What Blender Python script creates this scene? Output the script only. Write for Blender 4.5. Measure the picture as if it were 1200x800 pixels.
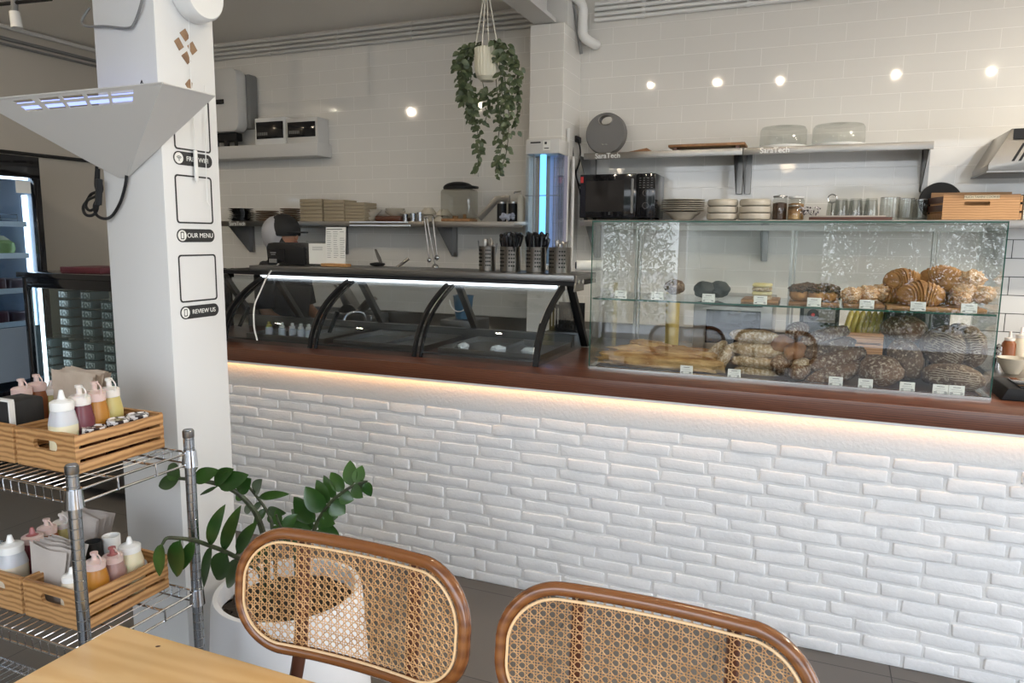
import bpy, bmesh, math, random
from mathutils import Vector, Matrix, Euler, noise
for o in list(bpy.data.objects): bpy.data.objects.remove(o)
S = bpy.context.scene; COL = S.collection
R = random.Random(11); PI = math.pi
# ---------------------------------------------------------------- camera
YAW, PIT, ROL, F, H = math.radians(-22.3687), math.radians(8.1155), math.radians(.6094), 853.66, 1.55
fw = Vector((math.sin(YAW)*math.cos(PIT), math.cos(YAW)*math.cos(PIT), -math.sin(PIT)))
r0 = Vector((math.cos(YAW), -math.sin(YAW), 0)); u0 = r0.cross(fw)
rt = r0*math.cos(ROL)+u0*math.sin(ROL); up = -r0*math.sin(ROL)+u0*math.cos(ROL)
cd = bpy.data.cameras.new('camera'); cam = bpy.data.objects.new('camera', cd); COL.objects.link(cam)
cam.matrix_world = Matrix(((rt.x, up.x, -fw.x, 0), (rt.y, up.y, -fw.y, 0), (rt.z, up.z, -fw.z, H), (0, 0, 0, 1)))
cd.sensor_width = 36; cd.lens = F/1200*36; cd.clip_start = .05; cd.clip_end = 200
S.camera = cam
def ray(px, py): return fw+rt*((px-600)/F)-up*((py-400)/F)
def A(px, py, Y):
    d = ray(px, py); return Vector((0, 0, H))+d*(Y/d.y)
def AZ(px, py, Z):
    d = ray(px, py); return Vector((0, 0, H))+d*((Z-H)/d.z)
def AX(px, py, X):
    d = ray(px, py); return Vector((0, 0, H))+d*(X/d.x)
# ---------------------------------------------------------------- world, exposure
W = bpy.data.worlds.new('sky'); S.world = W; W.use_nodes = True
nt = W.node_tree; bg = nt.nodes['Background']
tc = nt.nodes.new('ShaderNodeTexCoord'); sx = nt.nodes.new('ShaderNodeSeparateXYZ'); cr = nt.nodes.new('ShaderNodeValToRGB')
nt.links.new(tc.outputs['Generated'], sx.inputs[0]); nt.links.new(sx.outputs[2], cr.inputs[0])
cr.color_ramp.elements[0].position = 0.0; cr.color_ramp.elements[0].color = (.86, .91, .96, 1)
cr.color_ramp.elements[1].position = 1.0; cr.color_ramp.elements[1].color = (.62, .76, 1, 1)
e = cr.color_ramp.elements.new(.12); e.color = (.88, .94, 1, 1)
nt.links.new(cr.outputs[0], bg.inputs[0]); bg.inputs[1].default_value = 4.5
S.view_settings.view_transform = 'Standard'; S.view_settings.look = 'None'
S.view_settings.gamma = 1; S.view_settings.use_curve_mapping = False
S.view_settings.exposure = 0.0
# ---------------------------------------------------------------- materials
def lk(nt, a, b): nt.links.new(a, b)
def P(name, col, rough=.5, metal=0, col2=None, nscale=8, bump=0, bscale=60, stretch=(1, 1, 1), coat=0, spec=.5, trans=0, alpha=1, sss=0, ramp=(.35, .65), sheen=0):
    m = bpy.data.materials.new(name); m.use_nodes = True; nt = m.node_tree; b = nt.nodes['Principled BSDF']
    b.inputs['Base Color'].default_value = (*col, 1); b.inputs['Roughness'].default_value = rough
    b.inputs['Metallic'].default_value = metal; b.inputs['Coat Weight'].default_value = coat
    b.inputs['Specular IOR Level'].default_value = spec; b.inputs['Transmission Weight'].default_value = trans
    b.inputs['Alpha'].default_value = alpha
    if sss: b.inputs['Subsurface Weight'].default_value = sss; b.inputs['Subsurface Scale'].default_value = .01
    if col2 is not None or bump:
        t = nt.nodes.new('ShaderNodeTexCoord'); mp = nt.nodes.new('ShaderNodeMapping'); mp.inputs['Scale'].default_value = stretch
        lk(nt, t.outputs['Object'], mp.inputs[0])
    if col2 is not None:
        n = nt.nodes.new('ShaderNodeTexNoise'); n.inputs['Scale'].default_value = nscale; n.inputs['Detail'].default_value = 6
        lk(nt, mp.outputs[0], n.inputs['Vector']); r = nt.nodes.new('ShaderNodeValToRGB')
        r.color_ramp.elements[0].position = ramp[0]; r.color_ramp.elements[1].position = ramp[1]
        r.color_ramp.elements[0].color = (*col, 1); r.color_ramp.elements[1].color = (*col2, 1)
        lk(nt, n.outputs[0], r.inputs[0]); lk(nt, r.outputs[0], b.inputs['Base Color'])
    if bump:
        n = nt.nodes.new('ShaderNodeTexNoise'); n.inputs['Scale'].default_value = bscale; n.inputs['Detail'].default_value = 5
        lk(nt, mp.outputs[0], n.inputs['Vector']); bp = nt.nodes.new('ShaderNodeBump'); bp.inputs['Strength'].default_value = bump
        bp.inputs['Distance'].default_value = .004
        lk(nt, n.outputs[0], bp.inputs['Height']); lk(nt, bp.outputs[0], b.inputs['Normal'])
    return m
def WOODM(name, c1, c2, scale=14, dist=6, rough=.45, axis='X', rot=(0, 0, 0), stretch=(1, 1, 1), coat=0, spec=.5):
    m = bpy.data.materials.new(name); m.use_nodes = True; nt = m.node_tree; b = nt.nodes['Principled BSDF']
    t = nt.nodes.new('ShaderNodeTexCoord'); mp = nt.nodes.new('ShaderNodeMapping'); mp.inputs['Scale'].default_value = stretch; mp.inputs['Rotation'].default_value = rot
    w = nt.nodes.new('ShaderNodeTexWave'); w.bands_direction = axis; w.inputs['Scale'].default_value = scale; w.inputs['Distortion'].default_value = dist
    w.inputs['Detail'].default_value = 4; w.inputs['Detail Scale'].default_value = 1.3
    n = nt.nodes.new('ShaderNodeTexNoise'); n.inputs['Scale'].default_value = 5; n.inputs['Detail'].default_value = 8
    mx = nt.nodes.new('ShaderNodeMath'); mx.operation = 'MULTIPLY'
    r = nt.nodes.new('ShaderNodeValToRGB'); r.color_ramp.elements[0].color = (*c1, 1); r.color_ramp.elements[1].color = (*c2, 1)
    r.color_ramp.elements[0].position = .1; r.color_ramp.elements[1].position = .62
    lk(nt, t.outputs['Object'], mp.inputs[0]); lk(nt, mp.outputs[0], w.inputs['Vector']); lk(nt, mp.outputs[0], n.inputs['Vector'])
    lk(nt, w.outputs['Fac'], mx.inputs[0]); lk(nt, n.outputs[0], mx.inputs[1]); 
    a = nt.nodes.new('ShaderNodeMath'); a.operation = 'ADD'; lk(nt, mx.outputs[0], a.inputs[0])
    s = nt.nodes.new('ShaderNodeMath'); s.operation = 'MULTIPLY'; s.inputs[1].default_value = .4; lk(nt, n.outputs[0], s.inputs[0]); lk(nt, s.outputs[0], a.inputs[1])
    lk(nt, a.outputs[0], r.inputs[0]); lk(nt, r.outputs[0], b.inputs['Base Color'])
    b.inputs['Roughness'].default_value = rough; b.inputs['Coat Weight'].default_value = coat; b.inputs['Coat Roughness'].default_value = .15
    b.inputs['Specular IOR Level'].default_value = spec
    return m
def EM(name, col, st):
    m = bpy.data.materials.new(name); m.use_nodes = True; nt = m.node_tree; nt.nodes.remove(nt.nodes['Principled BSDF'])
    e = nt.nodes.new('ShaderNodeEmission'); e.inputs[0].default_value = (*col, 1); e.inputs[1].default_value = st
    lk(nt, e.outputs[0], nt.nodes['Material Output'].inputs[0]); return m
def GLASS(name, tint=(.96, .985, .975), rough=.01, ior=1.5, boost=1.0):
    m = bpy.data.materials.new(name); m.use_nodes = True; nt = m.node_tree; nt.nodes.remove(nt.nodes['Principled BSDF'])
    t = nt.nodes.new('ShaderNodeBsdfTransparent'); t.inputs[0].default_value = (*tint, 1)
    g = nt.nodes.new('ShaderNodeBsdfGlossy'); g.inputs['Roughness'].default_value = rough
    f = nt.nodes.new('ShaderNodeLayerWeight'); f.inputs[0].default_value = .5
    pw_ = nt.nodes.new('ShaderNodeMath'); pw_.operation = 'POWER'; pw_.inputs[1].default_value = 5; lk(nt, f.outputs['Facing'], pw_.inputs[0])
    x = nt.nodes.new('ShaderNodeMixShader'); mu = nt.nodes.new('ShaderNodeMath'); mu.operation = 'MULTIPLY_ADD'; mu.use_clamp = True; mu.inputs[1].default_value = .96; mu.inputs[2].default_value = .04*boost
    lk(nt, pw_.outputs[0], mu.inputs[0]); lk(nt, mu.outputs[0], x.inputs[0]); lk(nt, t.outputs[0], x.inputs[1]); lk(nt, g.outputs[0], x.inputs[2])
    lk(nt, x.outputs[0], nt.nodes['Material Output'].inputs[0]); return m
def TILE(name, tile, grout, bw, bh, axes='XZ', off=(0, 0), rough=.12, mortar=.0035, offset=.5, tile2=None, bump=.5, wav=.25, spec=.5):
    m = bpy.data.materials.new(name); m.use_nodes = True; nt = m.node_tree; b = nt.nodes['Principled BSDF']
    g = nt.nodes.new('ShaderNodeNewGeometry'); s = nt.nodes.new('ShaderNodeSeparateXYZ'); lk(nt, g.outputs['Position'], s.inputs[0])
    c = nt.nodes.new('ShaderNodeCombineXYZ'); idx = {'X': 0, 'Y': 1, 'Z': 2}
    for i in (0, 1):
        a = nt.nodes.new('ShaderNodeMath'); a.inputs[1].default_value = off[i]; lk(nt, s.outputs[idx[axes[i]]], a.inputs[0]); lk(nt, a.outputs[0], c.inputs[i])
    k = nt.nodes.new('ShaderNodeTexBrick'); k.offset = offset; k.inputs['Scale'].default_value = 1; k.inputs['Brick Width'].default_value = bw; k.inputs['Row Height'].default_value = bh
    k.inputs['Mortar Size'].default_value = mortar/2; k.inputs['Mortar Smooth'].default_value = .3; k.inputs['Bias'].default_value = 0
    t2 = tile2 or tile
    k.inputs['Color1'].default_value = (*tile, 1); k.inputs['Color2'].default_value = (*t2, 1); k.inputs['Mortar'].default_value = (*grout, 1)
    lk(nt, c.outputs[0], k.inputs[0]); lk(nt, k.outputs[0], b.inputs['Base Color'])
    n = nt.nodes.new('ShaderNodeTexNoise'); n.inputs['Scale'].default_value = 9; lk(nt, g.outputs['Position'], n.inputs['Vector'])
    h = nt.nodes.new('ShaderNodeMath'); h.operation = 'MULTIPLY'; h.inputs[1].default_value = wav; lk(nt, n.outputs[0], h.inputs[0])
    h2 = nt.nodes.new('ShaderNodeMath'); h2.operation = 'SUBTRACT'; lk(nt, h.outputs[0], h2.inputs[0]); lk(nt, k.outputs['Fac'], h2.inputs[1])
    bp = nt.nodes.new('ShaderNodeBump'); bp.inputs['Strength'].default_value = bump; bp.inputs['Distance'].default_value = .003
    lk(nt, h2.outputs[0], bp.inputs['Height']); lk(nt, bp.outputs[0], b.inputs['Normal'])
    b.inputs['Roughness'].default_value = rough; b.inputs['Specular IOR Level'].default_value = spec
    return m
M = {}
M['paint'] = P('white_paint', (.78, .78, .77), .55, bump=.15, bscale=30)
M['pillar'] = P('pillar_paint', (.70, .70, .69), .4, bump=.1, bscale=12)
M['wallpaint'] = P('beige_wall_paint', (.50, .46, .40), .7, bump=.1, bscale=20)
M['ceiling'] = P('ceiling_paint', (.90, .86, .79), .7, bump=.05)
M['brick'] = P('painted_brick', (.74, .745, .76), .5, bump=.55, bscale=60, col2=(.80, .80, .81), nscale=5)
M['plaster'] = P('painted_plaster', (.76, .76, .76), .55, bump=.5, bscale=80)
M['topwood'] = WOODM('red_brown_countertop_wood', (.070, .022, .011), (.155, .056, .028), scale=26, dist=6, axis='Z', stretch=(.22, 1, 1.6), rough=.32, coat=.2)
M['tablewood'] = WOODM('pale_oak_laminate', (.84, .52, .21), (.94, .64, .31), scale=5, dist=7, axis='Y', stretch=(.35, 1.4, 1), rough=.35)
M['crate'] = WOODM('pine_crate_wood', (.26, .115, .036), (.54, .30, .12), scale=26, dist=5, axis='Z', stretch=(.35, .35, 1), rough=.5)
M['crate2'] = WOODM('box_wood', (.34, .17, .07), (.55, .31, .14), scale=25, dist=3, axis='Z', stretch=(.4, 1, 1), rough=.55)
M['chairwood'] = WOODM('glossy_brown_bentwood', (.125, .040, .011), (.215, .078, .022), scale=12, dist=4, axis='Z', stretch=(.25, .25, 1), rough=.2, coat=.6)
M['cane'] = P('rattan_cane', (.78, .52, .28), .42, col2=(.58, .34, .15), nscale=40)
M['piping'] = P('pale_cane_spline', (.82, .58, .33), .35)
M['darkwood'] = P('dark_brown_wood', (.09, .03, .015), .35)
M['board'] = WOODM('board_wood', (.23, .10, .035), (.42, .22, .09), scale=20, dist=4, axis='Y')
M['steel'] = P('brushed_stainless_steel', (.34, .32, .295), .28, 1, bump=.12, bscale=40, stretch=(1, 1, 12))
M['steel_dark'] = P('dull_stainless_steel', (.24, .235, .23), .35, 1)
M['chrome'] = P('chrome', (.62, .63, .65), .14, 1)
M['zinc'] = P('dull_zinc_post', (.36, .38, .40), .25, 1)
M['black'] = P('black_plastic', (.010, .010, .011), .5, spec=.3)
M['blackgloss'] = P('black_gloss', (.008, .008, .010), .08)
M['blackmat'] = P('black_matte', (.015, .015, .016), .7)
M['grey'] = P('grey_plastic', (.20, .20, .195), .5)
M['greyfab'] = P('grey_speaker_cloth', (.17, .165, .16), .75, bump=.3, bscale=300)
M['white'] = P('white_plastic', (.80, .80, .78), .35)
M['whitemat'] = P('white_powder_coat', (.62, .61, .585), .45)
M['offwhite'] = P('cream_plastic', (.62, .60, .54), .4)
M['cream'] = P('cream_stoneware', (.56, .51, .42), .22)
M['creamdark'] = P('pale_stoneware', (.52, .47, .39), .3)
M['card'] = P('brown_card', (.36, .30, .21), .8)
M['paper'] = P('white_paper', (.80, .80, .76), .8)
M['napkin'] = P('unbleached_napkin_paper', (.50, .40, .31), .9, col2=(.60, .50, .40), nscale=20, bump=.2)
M['napkin2'] = P('grey_napkin_paper', (.50, .45, .41), .9, bump=.2)
M['ink'] = P('black_ink', (.015, .015, .016), .45)
M['greyink'] = P('grey_ink', (.18, .18, .18), .6)
M['bronze'] = P('bronze_foil', (.34, .22, .13), .35, .4, col2=(.22, .13, .08), nscale=30)
M['silver'] = P('silver_tape', (.62, .62, .60), .2, 1)
M['leaf'] = P('glossy_green_leaf', (.022, .070, .012), .28, col2=(.045, .11, .02), nscale=14, coat=.2)
M['leafy'] = P('pothos_leaf', (.035, .060, .026), .45, col2=(.10, .125, .06), nscale=35)
M['stem'] = P('plant_stem', (.055, .075, .03), .5, col2=(.03, .03, .018), nscale=60)
M['soil'] = P('soil', (.03, .02, .012), .9, bump=1)
M['pot'] = P('white_pot_plastic', (.80, .81, .84), .35)
M['glass'] = GLASS('clear_glass', (.97, .985, .98), boost=1.0)
M['frontglass'] = GLASS('reflective_front_glass', (.97, .985, .98), rough=.0, boost=1.6)
M['glassthin'] = GLASS('thin_clear_glass', (.90, .91, .90), boost=1.6)
M['tankglass'] = GLASS('smoky_clear_plastic', (.80, .80, .77), rough=.04, boost=2.5)
M['glassedge'] = P('green_glass_edge', (.03, .12, .09), .1, trans=.3)
M['curveglass'] = GLASS('tinted_curved_glass', (.86, .90, .93), boost=1.0)
M['fridgeglass'] = GLASS('fridge_door_glass', (.80, .88, .95))
M['mini_glass'] = GLASS('cake_fridge_glass', (.86, .92, .93), boost=1.2)
M['coldpanel'] = P('blue_grey_fridge_lining', (.30, .36, .44), .35)
M['ledwhite'] = EM('cold_white_led', (.86, .93, 1), 5.0)
M['ledcase'] = EM('case_led_strip', (.88, .95, 1), 2.6)
M['ledwarm'] = EM('warm_led_strip', (1, .50, .18), 10.0)
M['uv'] = EM('uv_blue_tube', (.15, .52, 1), 2.2)
M['uvp'] = EM('violet_uv_lamp', (.30, .38, 1), 2.2)
M['globe'] = EM('fill_globe_glow', (1, .84, .64), 20.0)
M['fillglow'] = EM('fill_lamp_diffuser', (1, .9, .75), 8.0)
M['down'] = EM('downlight_lens', (1, .86, .62), 600.0)
M['floor'] = TILE('dark_floor_tiles', (.118, .107, .096), (.03, .028, .026), .6, .6, 'XY', (.25, .235), rough=.42, mortar=.005, offset=0, tile2=(.135, .122, .110), bump=.3, wav=.1)
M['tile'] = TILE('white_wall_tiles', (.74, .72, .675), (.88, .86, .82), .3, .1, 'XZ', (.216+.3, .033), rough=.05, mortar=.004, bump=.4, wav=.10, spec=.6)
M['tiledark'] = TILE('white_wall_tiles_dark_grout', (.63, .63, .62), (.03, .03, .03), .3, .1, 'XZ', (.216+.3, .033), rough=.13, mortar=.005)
M['skin'] = P('skin', (.36, .18, .11), .5, sss=.1)
M['hair'] = P('black_hair', (.01, .009, .008), .6)
M['capgrey'] = P('pale_grey_cap_cloth', (.36, .36, .38), .85, bump=.2)
M['capblack'] = P('black_cap_cloth', (.012, .012, .013), .8)
M['shirt'] = P('black_shirt', (.02, .02, .022), .8, bump=.2)
M['red'] = P('red_sticker', (.55, .03, .03), .5)
M['maroon'] = P('maroon_box', (.10, .02, .03), .5)
M['greengreen'] = P('coconut_green', (.14, .24, .04), .5, col2=(.22, .30, .08), nscale=6)
M['coco'] = P('coconut_pale', (.45, .44, .28), .6)
M['banana'] = P('banana_yellow', (.42, .33, .06), .5, col2=(.30, .26, .05), nscale=12)
M['blueb'] = P('blue_bucket_plastic', (.05, .14, .24), .5)
M['leather'] = P('plum_counter_panel', (.10, .055, .065), .45)
M['trunk'] = P('bark', (.12, .08, .05), .9, bump=1)
M['ground'] = P('paved_ground', (.70, .66, .60), .9, col2=(.78, .74, .68), nscale=2)
def BREAD(name, c1, c2, c3, flour=.55, scale=12, stretch=(1, 1, 1)):
    m = P(name, c1, .7, col2=c2, nscale=scale, bump=1.0, bscale=55, stretch=stretch); nt = m.node_tree; b = nt.nodes['Principled BSDF']
    src = b.inputs['Base Color'].links[0].from_socket
    n = nt.nodes.new('ShaderNodeTexNoise'); n.inputs['Scale'].default_value = scale*7; n.inputs['Detail'].default_value = 9; n.inputs['Roughness'].default_value = .68
    t = nt.nodes.new('ShaderNodeTexCoord'); lk(nt, t.outputs['Object'], n.inputs['Vector'])
    r = nt.nodes.new('ShaderNodeValToRGB'); r.color_ramp.elements[0].position = flour; r.color_ramp.elements[1].position = flour+.12; lk(nt, n.outputs[0], r.inputs[0])
    x = nt.nodes.new('ShaderNodeMix'); x.data_type = 'RGBA'; lk(nt, r.outputs[0], x.inputs[0]); lk(nt, src, x.inputs[6]); x.inputs[7].default_value = (*c3, 1)
    lk(nt, x.outputs[2], b.inputs['Base Color']); return m
M['b_pale'] = BREAD('pale_floured_crust', (.26, .17, .08), (.42, .30, .17), (.62, .53, .40), .46)
M['b_golden'] = BREAD('golden_crust', (.22, .09, .025), (.44, .22, .07), (.56, .36, .16), .60)
M['b_brown'] = BREAD('brown_crust', (.09, .042, .018), (.19, .10, .05), (.48, .39, .29), .50)
M['b_dark'] = BREAD('dark_rye_crust', (.055, .027, .012), (.13, .07, .032), (.40, .32, .23), .52)
M['b_red'] = BREAD('reddish_crust', (.20, .08, .03), (.32, .15, .06), (.42, .30, .2), .58)
M['b_flat'] = BREAD('ciabatta_crust', (.26, .12, .04), (.56, .37, .16), (.62, .48, .28), .6, scale=9, stretch=(1, 2, 2))
M['b_char'] = BREAD('charcoal_crust', (.012, .012, .012), (.03, .03, .028), (.07, .065, .06), .6)
M['b_choc'] = BREAD('chocolate_flakes', (.035, .016, .008), (.10, .045, .02), (.32, .22, .14), .56, scale=30)
M['b_almond'] = BREAD('almond_flakes', (.40, .20, .08), (.55, .33, .16), (.80, .72, .62), .5, scale=30)
M['b_cut'] = P('yellow_sandwich_filling', (.60, .50, .22), .7, col2=(.72, .66, .42), nscale=20)
M['flour'] = P('flour_ridge', (.36, .29, .21), .9)
for nm, c in (('sauce_red', (.16, .03, .02)), ('sauce_plum', (.15, .035, .05)), ('sauce_mustard', (.42, .18, .025)), ('sauce_mayo', (.72, .66, .46)), ('sauce_lime', (.52, .44, .16)), ('sauce_amber', (.24, .075, .02)), ('sauce_pink', (.36, .22, .20)), ('sauce_clear', (.46, .46, .47)), ('sauce_cream', (.66, .58, .45)), ('cap_white', (.74, .70, .66)), ('cap_pink', (.66, .50, .46)), ('cap_red', (.36, .12, .12))):
    M[nm] = P(nm, c, .3, sss=.15)
M['frost'] = P('frosted_plastic', (.56, .57, .60), .3, sss=.1)
# ---------------------------------------------------------------- mesh helpers
def nb(): return bmesh.new()
def _xf(bm, vs, mat):
    bmesh.ops.transform(bm, matrix=mat, verts=vs)
def box(bm, a, b, bev=0, seg=2, mat=None):
    a = Vector(a); b = Vector(b); c = (a+b)/2; d = b-a
    t = bmesh.new(); bmesh.ops.create_cube(t, size=1)
    for v in t.verts: v.co = Vector((v.co.x*d.x, v.co.y*d.y, v.co.z*d.z))+c
    if bev: bmesh.ops.bevel(t, geom=t.edges[:], offset=min(bev, min(abs(d.x), abs(d.y), abs(d.z))*.45), segments=seg, profile=.5, affect='EDGES')
    if mat is not None: bmesh.ops.transform(t, matrix=mat, verts=t.verts)
    merge(bm, t)
def merge(bm, t):
    me = bpy.data.meshes.new('tmp'); t.to_mesh(me); t.free(); bm.from_mesh(me); bpy.data.meshes.remove(me)
def basis(d):
    d = d.normalized(); a = Vector((0, 0, 1)) if abs(d.z) < .9 else Vector((1, 0, 0))
    x = d.cross(a).normalized(); y = d.cross(x).normalized(); return x, y
def tube(bm, pts, r, n=8, closed=False, cap=True, flat=None):
    pts = [Vector(p) for p in pts]; m = len(pts); rings = []; x = None
    for i, p in enumerate(pts):
        if closed: d = pts[(i+1) % m]-pts[i-1]
        else: d = pts[min(i+1, m-1)]-pts[max(i-1, 0)]
        if d.length < 1e-9: d = Vector((0, 0, 1))
        d.normalize()
        if x is None: x, y = basis(d)
        else:
            x = (x-d*x.dot(d)); x = x.normalized() if x.length > 1e-6 else basis(d)[0]
        y = d.cross(x)
        rr = r[i] if isinstance(r, (list, tuple)) else r
        ring = []
        for k in range(n):
            a = 2*PI*k/n
            ring.append(bm.verts.new(p+x*(math.cos(a)*rr)+y*(math.sin(a)*rr*(flat or 1))))
        rings.append(ring)
    for i in range(m if closed else m-1):
        a, b = rings[i], rings[(i+1) % m]
        for k in range(n): bm.faces.new((a[k], a[(k+1) % n], b[(k+1) % n], b[k]))
    if cap and not closed:
        bm.faces.new(rings[0][::-1]); bm.faces.new(rings[-1])
def cyl(bm, p0, p1, r, r1=None, n=20): tube(bm, [p0, p1], [r, r if r1 is None else r1], n)
def lathe(bm, prof, c=(0, 0, 0), n=32, mat=None, sq=0):
    c = Vector(c); rings = []
    for r, z in prof:
        if r < 1e-5: rings.append([bm.verts.new(c+Vector((0, 0, z)))])
        else:
            ring = []
            for k in range(n):
                a = 2*PI*k/n; q = 1
                if sq: q = 1/((abs(math.cos(a))**sq+abs(math.sin(a))**sq)**(1/sq))
                ring.append(bm.verts.new(c+Vector((math.cos(a)*r*q, math.sin(a)*r*q, z))))
            rings.append(ring)
    for a, b in zip(rings, rings[1:]):
        for k in range(n):
            k2 = (k+1) % n
            if len(a) == 1 and len(b) == 1: continue
            if len(a) == 1: bm.faces.new((a[0], b[k2], b[k]))
            elif len(b) == 1: bm.faces.new((a[k], a[k2], b[0]))
            else: bm.faces.new((a[k], a[k2], b[k2], b[k]))
    if mat is not None:
        vs = [v for g in rings for v in g]; bmesh.ops.transform(bm, matrix=mat, verts=vs)
def prism(bm, pts, ax, a, b, bev=0):
    """polygon pts (2D) extruded along axis ax from a to b"""
    t = bmesh.new()
    def mk(p, h): return {'X': (h, p[0], p[1]), 'Y': (p[0], h, p[1]), 'Z': (p[0], p[1], h)}[ax]
    A_ = [t.verts.new(mk(p, a)) for p in pts]; B_ = [t.verts.new(mk(p, b)) for p in pts]; n = len(pts)
    t.faces.new(A_[::-1]); t.faces.new(B_)
    for i in range(n): t.faces.new((A_[i], A_[(i+1) % n], B_[(i+1) % n], B_[i]))
    bmesh.ops.recalc_face_normals(t, faces=t.faces[:])
    if bev: bmesh.ops.bevel(t, geom=t.edges[:], offset=bev, segments=2, profile=.5, affect='EDGES')
    merge(bm, t)
def blob(bm, c, size, rot=(0, 0, 0), amp=.05, fr=3, pw=(1, 1, 1), n=28, flat=None, seed=0, fine=.0):
    """lump with half sizes `size`; noise bumps"""
    t = bmesh.new(); bmesh.ops.create_uvsphere(t, u_segments=n, v_segments=int(n*.7), radius=1)
    E_ = Euler(rot).to_matrix()
    for v in t.verts:
        p = v.co.copy(); s = 1+amp*noise.noise(p*fr+Vector((seed, seed*.7, 1.3)))+fine*noise.noise(p*fr*5+Vector((seed, 0, 0)))
        q = Vector([math.copysign(abs(p[i])**pw[i], p[i]) for i in range(3)])*s
        q = Vector((q.x*size[0], q.y*size[1], q.z*size[2]))
        if flat is not None and q.z < -flat*size[2]: q.z = -flat*size[2]
        v.co = E_@q+Vector(c)
    merge(bm, t)
def leafm(bm, base, d, nrm, L, w, fold=.25, curl=.15, n=6):
    d = Vector(d).normalized(); nrm = Vector(nrm); s = d.cross(nrm)
    if s.length < 1e-4: s = basis(d)[0]
    s.normalize(); nn = s.cross(d).normalized(); base = Vector(base); rows = []
    for i in range(n+1):
        t = i/n; hw = w/2*(math.sin(PI*min(1, t**.8*1.0)))**.75 if 0 < t < 1 else .0006
        c = base+d*(L*t)-nn*(curl*L*t*t)
        rows.append([bm.verts.new(c-s*hw+nn*hw*fold), bm.verts.new(c), bm.verts.new(c+s*hw+nn*hw*fold)])
    for a, b in zip(rows, rows[1:]):
        bm.faces.new((a[0], a[1], b[1], b[0])); bm.faces.new((a[1], a[2], b[2], b[1]))
def curve(pts, n=8):
    """Catmull-Rom through pts"""
    P_ = [Vector(p) for p in pts]; P_ = [P_[0]*2-P_[1]]+P_+[P_[-1]*2-P_[-2]]; out = []
    for i in range(1, len(P_)-2):
        for k in range(n):
            t = k/n; a, b, c, d = P_[i-1:i+3]
            out.append(.5*((2*b)+(c-a)*t+(2*a-5*b+4*c-d)*t*t+(3*b-a-3*c+d)*t**3))
    out.append(P_[-2]); return out
def rr_loop(y0, y1, z0, z1, r, n=6):
    out = []
    for cy, cz, a0 in ((y1-r, z0+r, -PI/2), (y1-r, z1-r, 0), (y0+r, z1-r, PI/2), (y0+r, z0+r, PI)):
        for i in range(n+1): a = a0+i*PI/2/n; out.append((cy+math.cos(a)*r, cz+math.sin(a)*r))
    return out
def obj(name, bm, mat, parent=None, world=True, ang=38, smooth=True):
    """link bm as ONE mesh object; world=True: bm is in world coordinates"""
    me = bpy.data.meshes.new(name)
    bmesh.ops.recalc_face_normals(bm, faces=bm.faces[:])
    if parent is not None and world:
        q = parent; off = Vector((0, 0, 0))
        while q is not None: off += q.location; q = q.parent
        bmesh.ops.translate(bm, vec=-off, verts=bm.verts)
    bm.to_mesh(me); bm.free()
    if smooth:
        me.polygons.foreach_set('use_smooth', [True]*len(me.polygons)); me.set_sharp_from_angle(angle=math.radians(ang))
    me.materials.append(M[mat] if isinstance(mat, str) else mat)
    o = bpy.data.objects.new(name, me); COL.objects.link(o)
    if parent is not None: o.parent = parent
    return o
def tag(o, label, cat, group=None, kind=None):
    o['label'] = label; o['category'] = cat
    if group: o['group'] = group
    if kind: o['kind'] = kind
    return o
def thing(name, label, cat, loc, group=None):
    o = bpy.data.objects.new(name, None); o.empty_display_size = .05; COL.objects.link(o); o.location = Vector(loc)
    return tag(o, label, cat, group)
def struct(name, bm, mat, parent=None, label=None, **k):
    o = obj(name, bm, mat, parent, **k)
    if parent is None: o['kind'] = 'structure'
    if label: o['label'] = label
    return o
def dup(root, loc, label=None, rotz=None):
    def cp(o, par):
        c = o.copy(); COL.objects.link(c)
        if par is not None: c.parent = par
        for ch in list(o.children): cp(ch, c)
        return c
    r = cp(root, None); r.location = Vector(loc)
    if rotz is not None: r.rotation_euler = (0, 0, rotz)
    if label: r['label'] = label
    return r
def text(s, size, mat4, mat, parent=None, name='lettering', ext=.0006, align='CENTER', bold=0):
    cu = bpy.data.curves.new('t', 'FONT'); cu.body = s; cu.size = size; cu.extrude = ext; cu.align_x = align; cu.align_y = 'CENTER'; cu.offset = bold
    o = bpy.data.objects.new('t', cu); COL.objects.link(o); bpy.context.view_layer.update()
    dg = bpy.context.evaluated_depsgraph_get(); me = bpy.data.meshes.new_from_object(o.evaluated_get(dg))
    bm = bmesh.new(); bm.from_mesh(me); bpy.data.objects.remove(o); bpy.data.meshes.remove(me)
    bmesh.ops.transform(bm, matrix=mat4, verts=bm.verts)
    return obj(name, bm, mat, parent, smooth=False)
def frame4(o, x, y):
    x = Vector(x).normalized(); y = Vector(y).normalized(); z = x.cross(y)
    return Matrix(((x.x, y.x, z.x, o[0]), (x.y, y.y, z.y, o[1]), (x.z, y.z, z.z, o[2]), (0, 0, 0, 1)))
FRONT = lambda p: frame4(p, (1, 0, 0), (0, 0, 1))       # lettering read from -y
RIGHT = lambda p: frame4(p, (0, 1, 0), (0, 0, 1))       # lettering read from +x
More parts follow.
